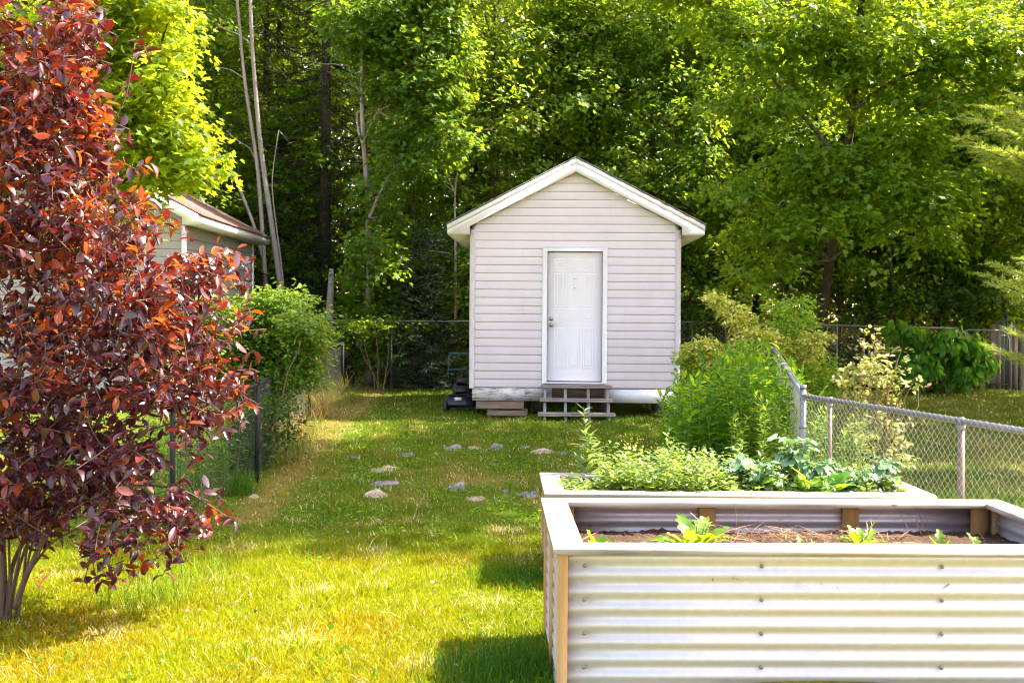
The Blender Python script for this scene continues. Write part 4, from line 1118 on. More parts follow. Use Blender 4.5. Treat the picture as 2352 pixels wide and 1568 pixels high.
for i, a in enumerate([
    (885, 1080, 62, 26, 'largest pale flat stone, lit by a sun patch left of the middle of the lawn'),
    (932, 1046, 30, 14, 'small pale stone just beyond the largest flat stone'),
    (880, 1112, 56, 18, 'grey-brown flat stone just in front of the largest pale stone'),
    (868, 1140, 56, 14, 'nearest grey slab of the stones in front of the largest pale one'),
    (815, 1052, 26, 18, 'small grey stone left of the largest pale stone'),
    (1035, 1032, 44, 8, 'thin pale stone at the left of the far stone row'),
    (1090, 1030, 34, 8, 'second thin stone of the far stone row'),
    (1143, 1031, 40, 14, 'darkest purple-grey stone in the middle of the far stone row'),
    (1205, 1029, 26, 10, 'small stone near the right end of the far stone row'),
    (1247, 1040, 44, 18, 'grey stone at the right end of the far stone row'),
    (1300, 1044, 34, 16, 'pink-brown stone left of the tallest weed'),
    (1045, 1125, 58, 14, 'flat brown stone near the dry patch in front of the stone row'),
    (1093, 1147, 44, 20, 'pale grey rounded stone at the front middle of the stones'),
    (1163, 1130, 18, 10, 'tiny dark stone left of the bed corner'),
    (1215, 1138, 56, 10, 'flat tan stone beside the corner of the far bed'),
    (582, 1142, 22, 24, 'small grey stone at the foot of the black fence post')]):
    stone(*a, i + 3)

# ------------------------------------------------------------------ lawn blades
def blades(name, n, xr, yr, mask, L, W, seed, label, colmul=1.0, lean=0.55, colf=None):
    rg = np.random.default_rng(seed)
    x = rg.uniform(xr[0], xr[1], n); y = yr[0] + (yr[1] - yr[0]) * rg.uniform(0, 1, n) ** 1.35
    k = mask(x, y, rg); x, y = x[k], y[k]; n = len(x)
    z = ground(x, y) - 0.004
    tuft = 0.5 + 0.5 * np.sin(x * 5.1 + np.sin(y * 3.3) * 2) * np.sin(y * 4.3 + np.sin(x * 2.7) * 2)
    r = rg.uniform(0, 1, n)
    d = dryness(x, y)
    l = L * (0.55 + 0.7 * rg.uniform(0, 1, n)) * (0.65 + 0.7 * tuft) * (1 - 0.35 * d)
    c = grass_color(x, y, r) * colmul if colf is None else colf(x, y, r, rg)
    straw = rg.uniform(0, 1, n) < 0.035 + 0.06 * d + 0.32 * sstep(0.58, 0.9, lump(x, y, 3.7, 0.9))
    if colf is None:
        c[straw] = np.array([0.58, 0.49, 0.32]) * (0.7 + 0.6 * r[straw])[:, None]
    az = rg.uniform(0, 2 * pi, n); le = lean * rg.uniform(0.2, 1.3, n)
    le = np.where(straw, le * 1.9, le)
    ax = np.stack([np.cos(az) * le, np.sin(az) * le, np.ones(n)], 1)
    nr = np.stack([-np.cos(az), -np.sin(az), le], 1) + rg.normal(0, 0.5, (n, 3))
    tm = [([(-0.5, 0, 0), (0.5, 0, 0), (0.38, 0.55, -0.06), (-0.38, 0.55, -0.06), (0, 1, -0.30)], [(0, 1, 2, 3), (3, 2, 4)])]
    wd = W * rg.uniform(0.7, 1.4, n) * (0.9 + 0.05 * y)
    me = scatter(name, tm, np.stack([x, y, z], 1), ax, nr, np.stack([wd, l, l], 1), rg, col=c)
    o = link(name, me, M['grass']); tag(o, label, 'grass', kind='stuff'); return o
def fence_x(y): return np.interp(y, [p_[1] for p_ in lp_], [p_[0] for p_ in lp_])
def m_lawn(x, y, rg):
    ok = (x > -0.50 * y - 0.4) & (x < 0.50 * y + 0.3)
    inb1 = (x > b1p[0] + 0.02) & (x < b1p[0] + B1L) & (y > b1p[1]) & (y < b1p[1] + B1D)
    inb2 = (x > b2p[0] + 0.02) & (x < b2p[0] + B2L) & (y > b2p[1]) & (y < b2p[1] + B2D)
    hid = (x > 0.35) & (y < 6.6)
    insh = (np.abs(x - shed_c[0]) < 1.5) & (y > 16.8)
    d = dryness(x, y)
    return ok & ~inb1 & ~inb2 & ~insh & ~hid & (rg.uniform(0, 1, len(x)) > 0.45 * d * (y > 8.3))
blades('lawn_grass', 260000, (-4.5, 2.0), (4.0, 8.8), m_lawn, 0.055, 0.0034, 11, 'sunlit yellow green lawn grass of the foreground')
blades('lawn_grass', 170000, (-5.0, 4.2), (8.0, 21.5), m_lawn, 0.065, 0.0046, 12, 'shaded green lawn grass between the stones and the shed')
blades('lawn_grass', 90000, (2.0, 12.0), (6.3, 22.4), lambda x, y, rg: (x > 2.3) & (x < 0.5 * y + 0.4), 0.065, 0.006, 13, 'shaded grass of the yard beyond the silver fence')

# lusher grass in the bed shade and taller tufts
def tuft(px, py, n, L, spread, col, label, seed, name='grass_tuft', wd=0.005, lean=0.5, mat=None):
    p = G(px, py); rg = np.random.default_rng(seed)
    xy = rg.normal(0, spread, (n, 2)); x = p[0] + xy[:, 0]; y = p[1] + xy[:, 1]
    az = rg.uniform(0, 2 * pi, n); le = lean * rg.uniform(0.1, 1.2, n)
    ax = np.stack([np.cos(az) * le, np.sin(az) * le, np.ones(n)], 1); nr = np.stack([-np.cos(az), -np.sin(az), le], 1) + rg.normal(0, .4, (n, 3))
    l = L * rg.uniform(0.5, 1.15, n); c = np.array(col)[None] * rg.uniform(0.6, 1.4, n)[:, None]
    tm = [([(-0.5, 0, 0), (0.5, 0, 0), (0.42, 0.45, -0.02), (-0.42, 0.45, -0.02), (0.3, 0.78, -0.13), (-0.3, 0.78, -0.13), (0, 1, -0.32)], [(0, 1, 2, 3), (3, 2, 4, 5), (5, 4, 6)])]
    me = scatter(name, tm, np.stack([x, y, ground(x, y)], 1), ax, nr, np.stack([np.full(n, wd), l, l], 1), rg, col=c)
    o = link(name, me, M['grass']); tag(o, label, 'grass', kind='stuff'); return o
GRN = (0.06, 0.15, 0.014); DRY = (0.30, 0.20, 0.09); LIM = (0.16, 0.24, 0.02)
tuft(1180, 1335, 900, 0.09, 0.12, GRN, 'dark weedy tuft against the left side of the near bed', 41)
tuft(1165, 1545, 2200, 0.11, 0.17, GRN, 'lush green tuft in the shadow beside the near bed', 42)
tuft(340, 1385, 260, 0.22, 0.16, LIM, 'tall lime grass tuft in front of the lowest red branch', 43)
tuft(450, 1330, 200, 0.18, 0.16, LIM, 'lime grass tuft between the red tree and the bed shadow', 44)
tuft(555, 1135, 240, 0.26, 0.07, GRN, 'upright green grass tuft at the foot of the black fence post', 45)
for i, (px, py, n_, L_, s_, c_, lb) in enumerate([
    (640, 1060, 260, 0.45, 0.22, (0.14, 0.15, 0.04), 'tall mixed grass along the black fence near the second post'),
    (672, 1010, 260, 0.50, 0.20, DRY, 'tall dry straw grass along the black fence'),
    (735, 960, 300, 0.55, 0.22, DRY, 'tallest dry straw grass right of the third black fence post'),
    (768, 925, 260, 0.6, 0.28, (0.16, 0.16, 0.05), 'tall green and straw grass by the farthest black fence post'),
    (1165, 955, 220, 0.24, 0.22, GRN, 'green grass tuft before the timbers under the shed'),
    (1185, 915, 60, 0.22, 0.12, (0.02, 0.05, 0.01), 'dark grass blades standing against the peeling white skirt board'),
    (1310, 960, 240, 0.30, 0.25, GRN, 'green grass growing between the wooden steps'),
    (1450, 985, 140, 0.12, 0.25, GRN, 'green grass tuft right of the wooden steps'),
    (2300, 880, 240, 0.8, 0.30, (0.16, 0.12, 0.05), 'tall dry stalks in front of the pipe gate'),
    (2200, 1180, 300, 0.22, 0.3, (0.10, 0.20, 0.02), 'green grass tuft at the foot of the silver fence')]):
    tuft(px, py, n_, L_, s_, c_, lb, 60 + i)
# clover ground cover in the shaded lawn
n = 6000; rg = np.random.default_rng(5)
x = rg.uniform(-3.0, 1.6, n); y = rg.uniform(8.2, 14.5, n)
k = (np.sin(x * 3.7 + 1) * np.sin(y * 2.9) + 0.5 * np.sin(x * 8 - y * 5) > 0.15) & (x > fence_x(y) + 0.4); x, y = x[k], y[k]; n = len(x)
ax = rg.normal(size=(n, 3)); ax[:, 2] *= 0.3
o = link('clover', scatter('clover', SIMPLE, np.stack([x, y, ground(x, y) + rg.uniform(0.01, 0.07, n)], 1), ax, np.tile([0, -0.2, 1.0], (n, 1)) + rg.normal(0, .35, (n, 3)), rg.uniform(0.025, 0.06, n), rg), M['goldenrod'])
tag(o, 'patches of clover and broad leaves in the shaded lawn', 'ground cover', kind='stuff')

# broad leaved weeds, dead leaves and long stalks in the sunny lawn
rg = np.random.default_rng(15)
n = 1300; x = rg.uniform(-3.2, 0.6, n); y = rg.uniform(4.3, 8.6, n)
k = (lump(x, y, 4.4, 2.2) > 0.52) & ~((x > b1p[0] - 0.02) & (y > b1p[1] - 0.1) & (y < b1p[1] + B1D + 0.05)) & ~((x > b2p[0]) & (y > b2p[1] - 0.05)); x, y = x[k], y[k]; n = len(x)
ax = rg.normal(size=(n, 3)); ax[:, 2] = np.abs(ax[:, 2]) * 0.35
o = link('lawn_weeds', scatter('lawn_weeds', SIMPLE + LANCE, np.stack([x, y, ground(x, y) + rg.uniform(0.015, 0.05, n)], 1), ax, np.tile([0, -0.2, 1.0], (n, 1)) + rg.normal(0, .35, (n, 3)), rg.uniform(0.025, 0.055, n), rg), M['goldenrod'])
tag(o, 'small broad leaved weeds dotted through the sunny lawn', 'weeds', kind='stuff')
n = 260; x = rg.uniform(-3.2, 0.1, n); y = 4.3 + 4.2 * rg.uniform(0, 1, n) ** 1.2
ax = rg.normal(size=(n, 3)); ax[:, 2] *= 0.12
o = link('dead_leaves', scatter('dead_leaves', OVATE, np.stack([x, y, ground(x, y) + rg.uniform(0.03, 0.055, n)], 1), ax, np.tile([0, -0.2, 1.0], (n, 1)) + rg.normal(0, .45, (n, 3)), rg.uniform(0.015, 0.034, n), rg), M['straw'])
tag(o, 'dry brown leaves and clippings lying on the lawn', 'leaf litter', kind='stuff')
blades('long_grass', 5200, (-3.6, 0.1), (4.3, 8.8), lambda x, y, rg: (lump(x, y, 2.9, 4.0) > 0.60) & (x > -0.5 * y - 0.2), 0.15, 0.0042, 16, 'longer grass blades standing above the sunny lawn', 1.0, 0.7)

# ------------------------------------------------------------------ trees
def limb_path(a, b, rg, sag=0.12, n=6, wob=0.05):
    a = np.asarray(a, float); b = np.asarray(b, float); t = np.linspace(0, 1, n)[:, None]; L = np.linalg.norm(b - a)
    p = a + (b - a) * t; p[:, 2] += (np.sin(t * pi) * sag * L)[:, 0]
    p[1:-1] += rg.normal(0, wob * L * 0.35, (n - 2, 3)); return p

def crown_leaves(rg, clusters, n, size, tm, droop=0.35, flat=0.55, name='crown', smooth=False, spray_n=26, up=1.0, sl_=1.0):
    """clusters: (x,y,z,r). Leaves are grouped into small sprays inside each cluster."""
    C = np.array(clusters, float); wgt = C[:, 3] ** 2; wgt /= wgt.sum()
    ns = max(1, n // spray_n)
    k = rg.choice(len(C), ns, p=wgt)
    d = nrmz(rg.normal(size=(ns, 3))); rad = rg.uniform(0.05, 1, ns) ** 0.55
    sp = C[k, :3] + d * (C[k, 3] * rad)[:, None] * np.array([1, 1, 0.8])
    out = nrmz(d * np.array([1, 1, 0.25]) + rg.normal(0, 0.25, (ns, 3)))
    sl = size * rg.uniform(2.0, 4.2, ns) * sl_
    m_ = ns * spray_n; kk = np.repeat(np.arange(ns), spray_n)
    al = rg.uniform(-0.3, 1, m_); side = nrmz(np.cross(out, [0, 0, 1.0]))
    sd_ = rg.normal(0, 0.42, m_)
    pos = sp[kk] + out[kk] * (al * sl[kk])[:, None] + side[kk] * (sd_ * sl[kk])[:, None] + np.stack([np.zeros(m_), np.zeros(m_), rg.normal(0, 0.18, m_) * sl[kk] * flat * 2 - 0.18 * sl[kk] * al * al], 1)
    ax = out[kk] * 0.7 + side[kk] * (np.sign(sd_) * rg.uniform(0, 1, m_))[:, None] + rg.normal(0, 0.3, (m_, 3)); ax[:, 2] -= droop
    nr = np.tile([0, 0, up], (m_, 1)) + rg.normal(0, 0.42, (m_, 3)) + out[kk] * 0.25
    return scatter(name, tm, pos, ax, nr, size * rg.uniform(0.6, 1.2, m_), rg, smooth=smooth)

def generic_tree(seed, H, base, R, nleaf, leaf, tm, r0=0.12, lean=0.3, nl=26):
    rg = np.random.default_rng(seed)
    tr = MB(); n = 9; t = np.linspace(0, 1, n)
    tp = np.stack([lean * np.sin(t * 2.2 + seed) * t, lean * np.cos(t * 1.7 + seed) * t, t * H * 0.96], 1); tp[:, 2] -= 0.15
    tp[1:, :2] += rg.normal(0, 0.06, (n - 1, 2))
    tr.tube(tp, r0 * (1 - 0.88 * t), 8)
    cl = []
    for i in range(nl):
        f = (base + (H * 0.97 - base) * ((i + rg.uniform(0, 1)) / nl)) / H
        c = np.array([np.interp(f, t, tp[:, q]) for q in range(3)]); u = (f * H - base) / (H - base)
        prof = (0.55 + 0.75 * u * (1 - u) * 2) * (1 - 0.75 * max(0, u - 0.55) / 0.45)
        a = i * 2.4 + rg.uniform(-0.5, 0.5); L = R * prof * rg.uniform(0.65, 1.15); e = rg.uniform(0.0, 0.55) + 0.35 * u
        b = c + L * np.array([cos(a) * cos(e), sin(a) * cos(e), sin(e)])
        lpth = limb_path(c, b, rg, 0.06); tr.tube(lpth, np.linspace(max(0.012, r0 * 0.33 * (1 - 0.6 * f)), 0.006, 6), 5, False)
        for q in (0.45, 0.75, 1.0):
            p = np.array([np.interp(q, np.linspace(0, 1, 6), lpth[:, w_]) for w_ in range(3)])
            cl.append((*(p + rg.normal(0, 0.12 * R, 3) * np.array([1, 1, 0.5])), rg.uniform(0.26, 0.46) * R * (0.6 + 0.4 * q)))
            s_ = rg.normal(0, 0.35 * R, 3) * np.array([1, 1, .5]); tr.tube(limb_path(p, p + s_, rg, 0.05, 4), np.linspace(0.010, 0.003, 4), 4, False)
    cm = crown_leaves(rg, cl, nleaf, leaf, tm)
    tm_ = np_mesh('trunk', np.concatenate(tr.V), tr.L, tr.S, None, True)
    return tm_, cm

def spruce_meshes(seed, H, R, n_wh, leaf, dens, tm=NEEDLE, base=0.6, droop=0.25):
    rg = np.random.default_rng(seed); tr = MB()
    tr.tube([(0, 0, -0.1), (0, 0, H * 0.5), (0, 0, H)], [0.009 * H, 0.006 * H, 0.004], 8)
    ps = []; axs = []; nrs = []
    for i in range(n_wh):
        z = base + (H - base) * (i / n_wh); L = R * (1 - (z / H)) ** 0.8 + 0.12
        for k in range(6):
            a = k * pi / 3 + i * 0.7 + rg.uniform(-.25, .25); l = L * rg.uniform(0.75, 1.1)
            d = np.array([cos(a), sin(a), 0]); m_ = max(3, int(l * dens)); t = np.linspace(0.15, 1, m_)
            path = np.array([0, 0, z]) + d * (t * l)[:, None]; path[:, 2] += -droop * l * np.sin(t * 2.4) + 0.12 * l * t ** 3
            tr.tube(np.vstack([[0, 0, z], path[::max(1, m_ // 4)]]), 0.012, 4, False)
            s = np.cross(d, [0, 0, 1])
            for q in range(m_):
                for sg in (-1, 0, 1):
                    ps.append(path[q] + rg.normal(0, 0.02, 3)); axs.append(d * 0.8 + s * sg * 0.75 + np.array([0, 0, rg.uniform(-.35, .12)])); nrs.append((0, 0, 1) + rg.normal(0, .3, 3))
    n = len(ps)
    cm = scatter('crown', tm, np.array(ps), np.array(axs), np.array(nrs), leaf * rg.uniform(0.7, 1.2, n), rg)
    return np_mesh('trunk', np.concatenate(tr.V), tr.L, tr.S, None, True), cm

def plant_tree(name, meshes, loc, mats, label, cat, group=None, rz=0.0, sc=(1, 1, 1)):
    r = empty(name, loc, rz); r.scale = sc; tag(r, label, cat, group)
    for nm, me, mt in (('trunk', meshes[0], mats[0]), ('crown', meshes[1], mats[1])):
        o = bpy.data.objects.new(nm, me); COL.objects.link(o); o.parent = r
        if not me.materials: me.materials.append(mt)
        elif me.materials[0] != mt:
            o.material_slots[0].link = 'OBJECT'; o.material_slots[0].material = mt
    return r

VAR = [generic_tree(101, 16, 3.2, 2.6, 8500, 0.145, MAPLE, 0.15), generic_tree(102, 15, 2.2, 2.4, 8500, 0.14, MAPLE, 0.13),
       generic_tree(103, 17, 4.0, 2.8, 9000, 0.15, SIMPLE, 0.15), generic_tree(104, 13, 1.5, 2.2, 8500, 0.145, SIMPLE, 0.11)]
FRONT = [generic_tree(141, 10.2, 1.0, 2.35, 23000, 0.115, MAPLE, 0.11, 0.5, 34), generic_tree(142, 10.6, 0.8, 2.2, 23000, 0.12, SIMPLE, 0.10, 0.5, 34), generic_tree(143, 9.6, 1.3, 2.5, 23000, 0.115, MAPLE, 0.11, 0.6, 34), generic_tree(144, 10.0, 0.7, 2.3, 22000, 0.115, SIMPLE, 0.09, 0.5, 34),
         generic_tree(145, 10.6, 3.3, 2.35, 21000, 0.115, MAPLE, 0.10, 0.5, 30), generic_tree(146, 10.2, 3.4, 2.3, 21000, 0.12, SIMPLE, 0.10, 0.6, 30)]
HIGH = generic_tree(106, 16.8, 10.9, 1.9, 3600, 0.17, MAPLE, 0.13, 0.2, 18)
TALL = generic_tree(105, 14.2, 8.2, 2.3, 4600, 0.18, MAPLE, 0.14, 0.2, 20)
SAP = [generic_tree(111, 7.5, 1.8, 1.1, 3200, 0.14, MAPLE, 0.045, 0.4, 16), generic_tree(112, 6.0, 1.2, 1.0, 3000, 0.13, SIMPLE, 0.04, 0.4, 14)]
SPR = [spruce_meshes(120, 17, 2.4, 46, 0.34, 5.0), spruce_meshes(121, 3.4, 1.1, 18, 0.22, 8.0, base=0.25)]

MATS = {'m': (M['bark_brown'], M['maple']), 'o': (M['bark_brown'], M['olive']), 'd': (M['bark_dark'], M['maple'])}
# rows of the wood: (px at depth Y, Y, variant, material, scale)
rt = random.Random(9)
front_row = [
    (1105, 23.6, 1, 'o', 1.0, 'olive leafy tree rising straight behind the left roof slope of the shed'),
    (1255, 24.3, 2, 'o', 1.0, 'slim olive tree rising behind the shed left of its roof peak'),
    (1400, 24.2, 0, 'o', 1.0, 'leafy tree with visible limbs rising behind the shed right of its roof peak'),
    (1535, 23.6, 1, 'm', 1.0, 'leafy maple rising behind the right eave of the shed'),
    (1690, 24.0, 5, 'm', 1.0, 'low branched bushy maple just right of the shed'),
    (1850, 25.0, 4, 'm', 1.0, 'leaning brown trunked maple rising above the yellow variegated shrub'),
    (2060, 24.4, 5, 'm', 1.0, 'broad maple behind the arching pink-edged shrub'),
    (2240, 24.8, 4, 'm', 0.85, 'bushy maple behind the dark drooping-leaved shrub on the right'),
    (2400, 24.0, 5, 'm', 0.95, 'maple cut by the right edge of the picture'),
    (470, 25.5, 5, 'o', 1.0, 'olive tree behind the long grey birch stems'),
    (300, 23.0, 1, 'o', 0.95, 'tree behind the roof of the neighbouring shed'),
    (80, 22.0, 0, 'o', 1.0, 'tree at the upper left behind the red tree'),
    (-120, 21.0, 3, 'o', 1.0, 'tree beyond the left edge behind the neighbouring shed')]
for (px, Y, v, mk, s_, lb) in front_row:
    p = P(px, 724, Y); p[2] = float(ground(p[0], p[1]))
    plant_tree('leafy_tree', FRONT[v], p, MATS[mk], lb, 'tree', 'trees of the wood behind the fence', rt.uniform(0, 6.28), (rt.uniform(.95, 1.1), rt.uniform(.95, 1.1), s_))
# rows farther back
k = 0
for Y, step in ((26.5, 2.3), (30.0, 2.7), (34.0, 3.1)):
    x = -0.52 * Y - 1
    while x < 0.52 * Y + 5:
        X = x + rt.uniform(-.6, .6); YY_ = Y + rt.uniform(-1.2, 1.2); s_ = rt.uniform(0.85, 1.1)
        plant_tree('leafy_tree', VAR[k % 4], (X, YY_, 0.1), MATS['o' if k % 3 else 'm'], 'leafy tree deep in the wood behind the front trees', 'tree', 'trees deep in the wood', rt.uniform(0, 6.28), (s_, s_, s_ * rt.uniform(.9, 1.05)))
        k += 1; x += step
# off to the right: the tall trees whose shade falls on the lawn
for (X, Y, me_, s_) in [(7.9, 11.55, HIGH, 1.0), (8.2, 12.9, HIGH, 1.02), (8.0, 14.1, HIGH, 0.98), (9.6, 13.0, HIGH, 1.1), (9.4, 16.2, TALL, 1.0), (10.6, 15.0, VAR[1], 0.85), (11.8, 14.0, VAR[3], 0.9), (12.6, 16.4, VAR[0], 0.8), (10.9, 17.4, SAP[0], 1.25), (11.0, 18.8, SAP[1], 1.5), (11.6, 20.2, SAP[0], 1.3), (12.4, 18.2, SAP[1], 1.5), (12.6, 21.4, SAP[0], 1.3)]:
    plant_tree('leafy_tree', me_, (X, Y, 0.1), MATS['m'], 'leafy tree standing just right of the picture edge', 'tree', 'trees right of the picture', rt.uniform(0, 6), (s_, s_, s_))
# saplings and slim trunks at the wood edge
for i, (px, Y, v, s_) in enumerate([(700, 24.6, 0, 1.0), (735, 24.4, 1, 0.9), (672, 25.0, 1, 1.0), (930, 23.0, 0, .9), (1800, 23.2, 0, 1.05), (1945, 23.6, 1, 1.2), (1995, 24.2, 0, 1.1), (2035, 23.4, 1, 1.15), (2100, 24.0, 0, 1.05), (2165, 23.6, 1, 1.2), (2255, 24.0, 0, 1.0), (2320, 23.4, 1, 1.0), (1610, 23.4, 1, 1.0)]):
    p = P(px, 724, Y)
    lb = ['slim dark sapling between the birch stems and the dead stub', 'slim sapling behind the dead grey stub', 'thin sapling close right of the birch stems', 'slim sapling behind the blue-green spruce branches', 'slim sapling left of the leaning maple trunk', 'slim trunk right of the leaning maple trunk', 'pair-standing thin trunk above the back fence, left one', 'pair-standing thin trunk above the back fence, right one', 'slim trunk above the back fence left of the drooping-leaved shrub', 'slim trunk above the drooping-leaved shrub', 'slim trunk above the pipe gate', 'slim trunk behind the arched wooden gate', 'slim sapling close to the right wall of the shed'][i]
    plant_tree('sapling', SAP[v], (p[0], Y, 0.1), (M['bark_brown'], M['maple']), lb, 'tree', 'saplings at the edge of the wood', i * 1.3, (s_, s_, s_))
# conifers
for (px, Y, v, s_, mt, lb) in [(745, 24.2, 0, 1.0, 'spruce_dark', 'tall black-green spruce right of the grey birch stems'), (1085, 25.6, 0, 0.92, 'spruce_dark', 'dark spruce behind the small bare forked tree'), (640, 27.0, 0, 0.95, 'spruce_dark', 'dark spruce deep in the wood behind the birch stems'), (985, 21.9, 1, 1.0, 'spruce_blue', 'small blue-green spruce behind the fence left of the shed'), (925, 22.3, 1, 0.8, 'spruce_blue', 'smaller blue-green spruce left of its neighbour behind the fence')]:
    p = P(px, 724, Y); plant_tree('spruce_tree', SPR[v], (p[0], Y, 0.1), (M['bark_dark'], M[mt]), lb, 'tree', None, px * 0.1, (s_, s_, s_))
# pale-tipped spruce at the right edge
def bough_spruce():
    rg = np.random.default_rng(130); Y0 = 10.3; X0 = 5.95; g = float(ground(X0, Y0)); off = np.array([X0, Y0, g])
    r = empty('spruce_tree', off); tag(r, 'spruce with pale yellow-green tips reaching in at the right edge', 'tree')
    m_ = MB(); m_.tube([(0, 0, -.1), (0.03, 0, 3), (0, 0, 6.5)], [0.13, 0.09, 0.01], 9)
    ps = []; axs = []; nrs = []; sz = []
    boughs = [(2195, 312, 10.2), (2215, 262, 10.5), (2235, 335, 9.9), (2250, 240, 10.8), (2275, 290, 10.0), (2255, 365, 10.4), (2300, 340, 9.8), (2320, 215, 10.6), (2310, 260, 10.1), (2330, 400, 10.3), (2250, 628, 10.2), (2285, 650, 9.9), (2275, 605, 10.6), (2330, 625, 10.3), (2345, 310, 10.5), (2380, 350, 10.0), (2400, 250, 10.2), (2420, 640, 10.2), (2340, 165, 10.7), (2380, 100, 10.4)]
    for k in range(50):
        a = rg.uniform(-1.2, 2.6); z = rg.uniform(1.2, 6.2); l = 1.5 * (1 - z / 7.2) + 0.2
        boughs.append(np.array([X0 + l * cos(a), Y0 + l * sin(a), z + 0.1]))
    for b in boughs:
        e = (P(*b) if isinstance(b, tuple) else b) - off
        st = np.array([0, 0, e[2] - 0.05 - 0.12 * np.linalg.norm(e[:2])]); path = limb_path(st, e, rg, -0.06, 8, 0.02)
        m_.tube(path, np.linspace(0.016, 0.004, 8), 5, False)
        L = np.linalg.norm(e - st); d = (e - st) / L; s_ = np.cross(d, [0, 0, 1.0]); s_ /= np.linalg.norm(s_)
        n_ = int(40 * L)
        for q in range(n_):
            t = 0.25 + 0.75 * q / n_; p = np.array([np.interp(t, np.linspace(0, 1, 8), path[:, w_]) for w_ in range(3)])
            sg = 1 if q % 2 else -1; tl = (0.42 * (1 - t) + 0.10) * rg.uniform(.6, 1.1) * min(1, L)
            tw = d * 0.75 + s_ * sg * 0.8 + np.array([0, 0, rg.uniform(-.3, .25)]); tw /= np.linalg.norm(tw)
            nn = max(2, int(tl / 0.035))
            for c in range(nn):
                ps.append(p + tw * tl * c / nn); axs.append(tw + rg.normal(0, .12, 3)); nrs.append(np.array([0, 0, 1.0]) + rg.normal(0, .5, 3)); sz.append(rg.uniform(0.065, 0.11))
    ps = np.array(ps)
    link('crown', scatter('crown', [spray(9, 0.5, 0.055, random.Random(7)), spray(9, 0.45, 0.06, random.Random(8))], ps, np.array(axs), np.array(nrs), np.array(sz), rg), M['spruce_light'], r)
    m_.build('trunk', M['bark_dark'], r, True)
bough_spruce()

# trees built on measured limbs
def px_path(pts, Y): return np.array([P(a, b, Y + (c[0] if c else 0)) for a, b, *c in pts])
def measured_tree(name, Y, stems, clusters, nleaf, leaf, tm, mats, label, seed, size_r=1.0, spray_n=26, droop=0.35):
    rg = np.random.default_rng(seed)
    b = px_path([stems[0][0][0]], Y)[0]; g = float(ground(b[0], b[1])); r = empty(name, (b[0], b[1], g)); tag(r, label, 'tree')
    off = np.array([b[0], b[1], g]); m_ = MB()
    for pts, r0, r1 in stems:
        q = px_path(pts, Y) - off
        t = np.linspace(0, 1, len(q)); tt = np.linspace(0, 1, 4 * len(q)); qq = np.stack([np.interp(tt, t, q[:, w_]) for w_ in range(3)], 1)
        for _ in range(2): qq[1:-1] = (qq[:-2] + qq[1:-1] * 2 + qq[2:]) / 4
        m_.tube(qq, np.linspace(r0, r1, len(qq)), 7)
    C = []
    for (px, py, rpx, *dy) in clusters:
        yy = Y + (dy[0] if dy else rg.uniform(-0.5, 0.5)); p = P(px, py, yy) - off; C.append((*p, rpx / F * yy * size_r))
        near = min(((np.linalg.norm(P(a, b_, Y) - off - p), (a, b_)) for s_ in stems for a, b_, *_ in s_[0]), key=lambda z: z[0])
        st_ = P(*near[1], Y) - off
        if near[0] < 3.0: m_.tube(limb_path(st_, p, rg, 0.03), np.linspace(0.018, 0.005, 6), 5, False)
        for _ in range(3):
            e = p + rg.normal(0, 0.5, 3) * C[-1][3]; m_.tube(limb_path(p, e, rg, 0.02, 4), np.linspace(0.007, 0.003, 4), 4, False)
    m_.build('trunk', mats[0], r, True)
    link('crown', crown_leaves(rg, C, nleaf, leaf, tm, spray_n=spray_n, droop=droop), mats[1], r)
    return r

measured_tree('grey_birch', 22.7, [([(648, 760), (648, 690), (625, 520), (597, 330), (578, 100), (572, -120)], 0.075, 0.035),
    ([(615, 760), (610, 660), (601, 500), (592, 380), (560, 180), (538, -80)], 0.06, 0.03), ([(606, 600), (585, 520), (553, 440), (530, 390), (490, 335), (450, 280)], 0.045, 0.014),
    ([(652, 740), (650, 640), (640, 560), (622, 420), (640, 300)], 0.03, 0.008), ([(592, 380), (575, 340), (540, 320), (520, 300)], 0.012, 0.005), ([(560, 180), (530, 160), (500, 155)], 0.014, 0.005)],
    [(560, -170, 140), (640, -220, 140), (480, -140, 110), (500, 60, 35), (430, 250, 35), (665, 330, 25)], 3200, 0.12, SIMPLE, (M['bark_grey'], M['olive']), 'tall grey birch with several long bare stems behind the left bush', 31)
measured_tree('young_maple', 20.8, [([(848, 880, 1.6), (845, 640, 1.4), (848, 500, 0.8), (842, 400, 0.3), (832, 300), (830, 100), (838, -60)], 0.075, 0.03), ([(848, 500), (868, 450), (905, 385)], 0.035, 0.012),
    ([(833, 330), (850, 290), (868, 255)], 0.03, 0.012), ([(830, 220), (815, 190), (800, 150)], 0.02, 0.008), ([(845, 640), (842, 600), (855, 560)], 0.02, 0.01), ([(833, 330), (822, 300), (820, 260)], 0.03, 0.012)],
    [(800, 60, 70), (880, 110, 90), (960, 130, 95), (1010, 60, 70), (900, 210, 80), (990, 210, 80), (950, 300, 75), (890, 330, 50), (1020, 320, 55), (950, 390, 55), (850, 560, 45), (830, 630, 45), (870, 620, 35), (1050, 130, 50), (900, 20, 90), (1000, -30, 80), (820, -30, 80), (720, 150, 18), (850, 470, 35), (840, 420, 25), (820, 560, 30), (880, 500, 30)],
    15000, 0.12, MAPLE, (M['bark_grey'], M['maple_mid']), 'young grey stemmed maple with fresh green crown left of the shed', 32, size_r=0.85)
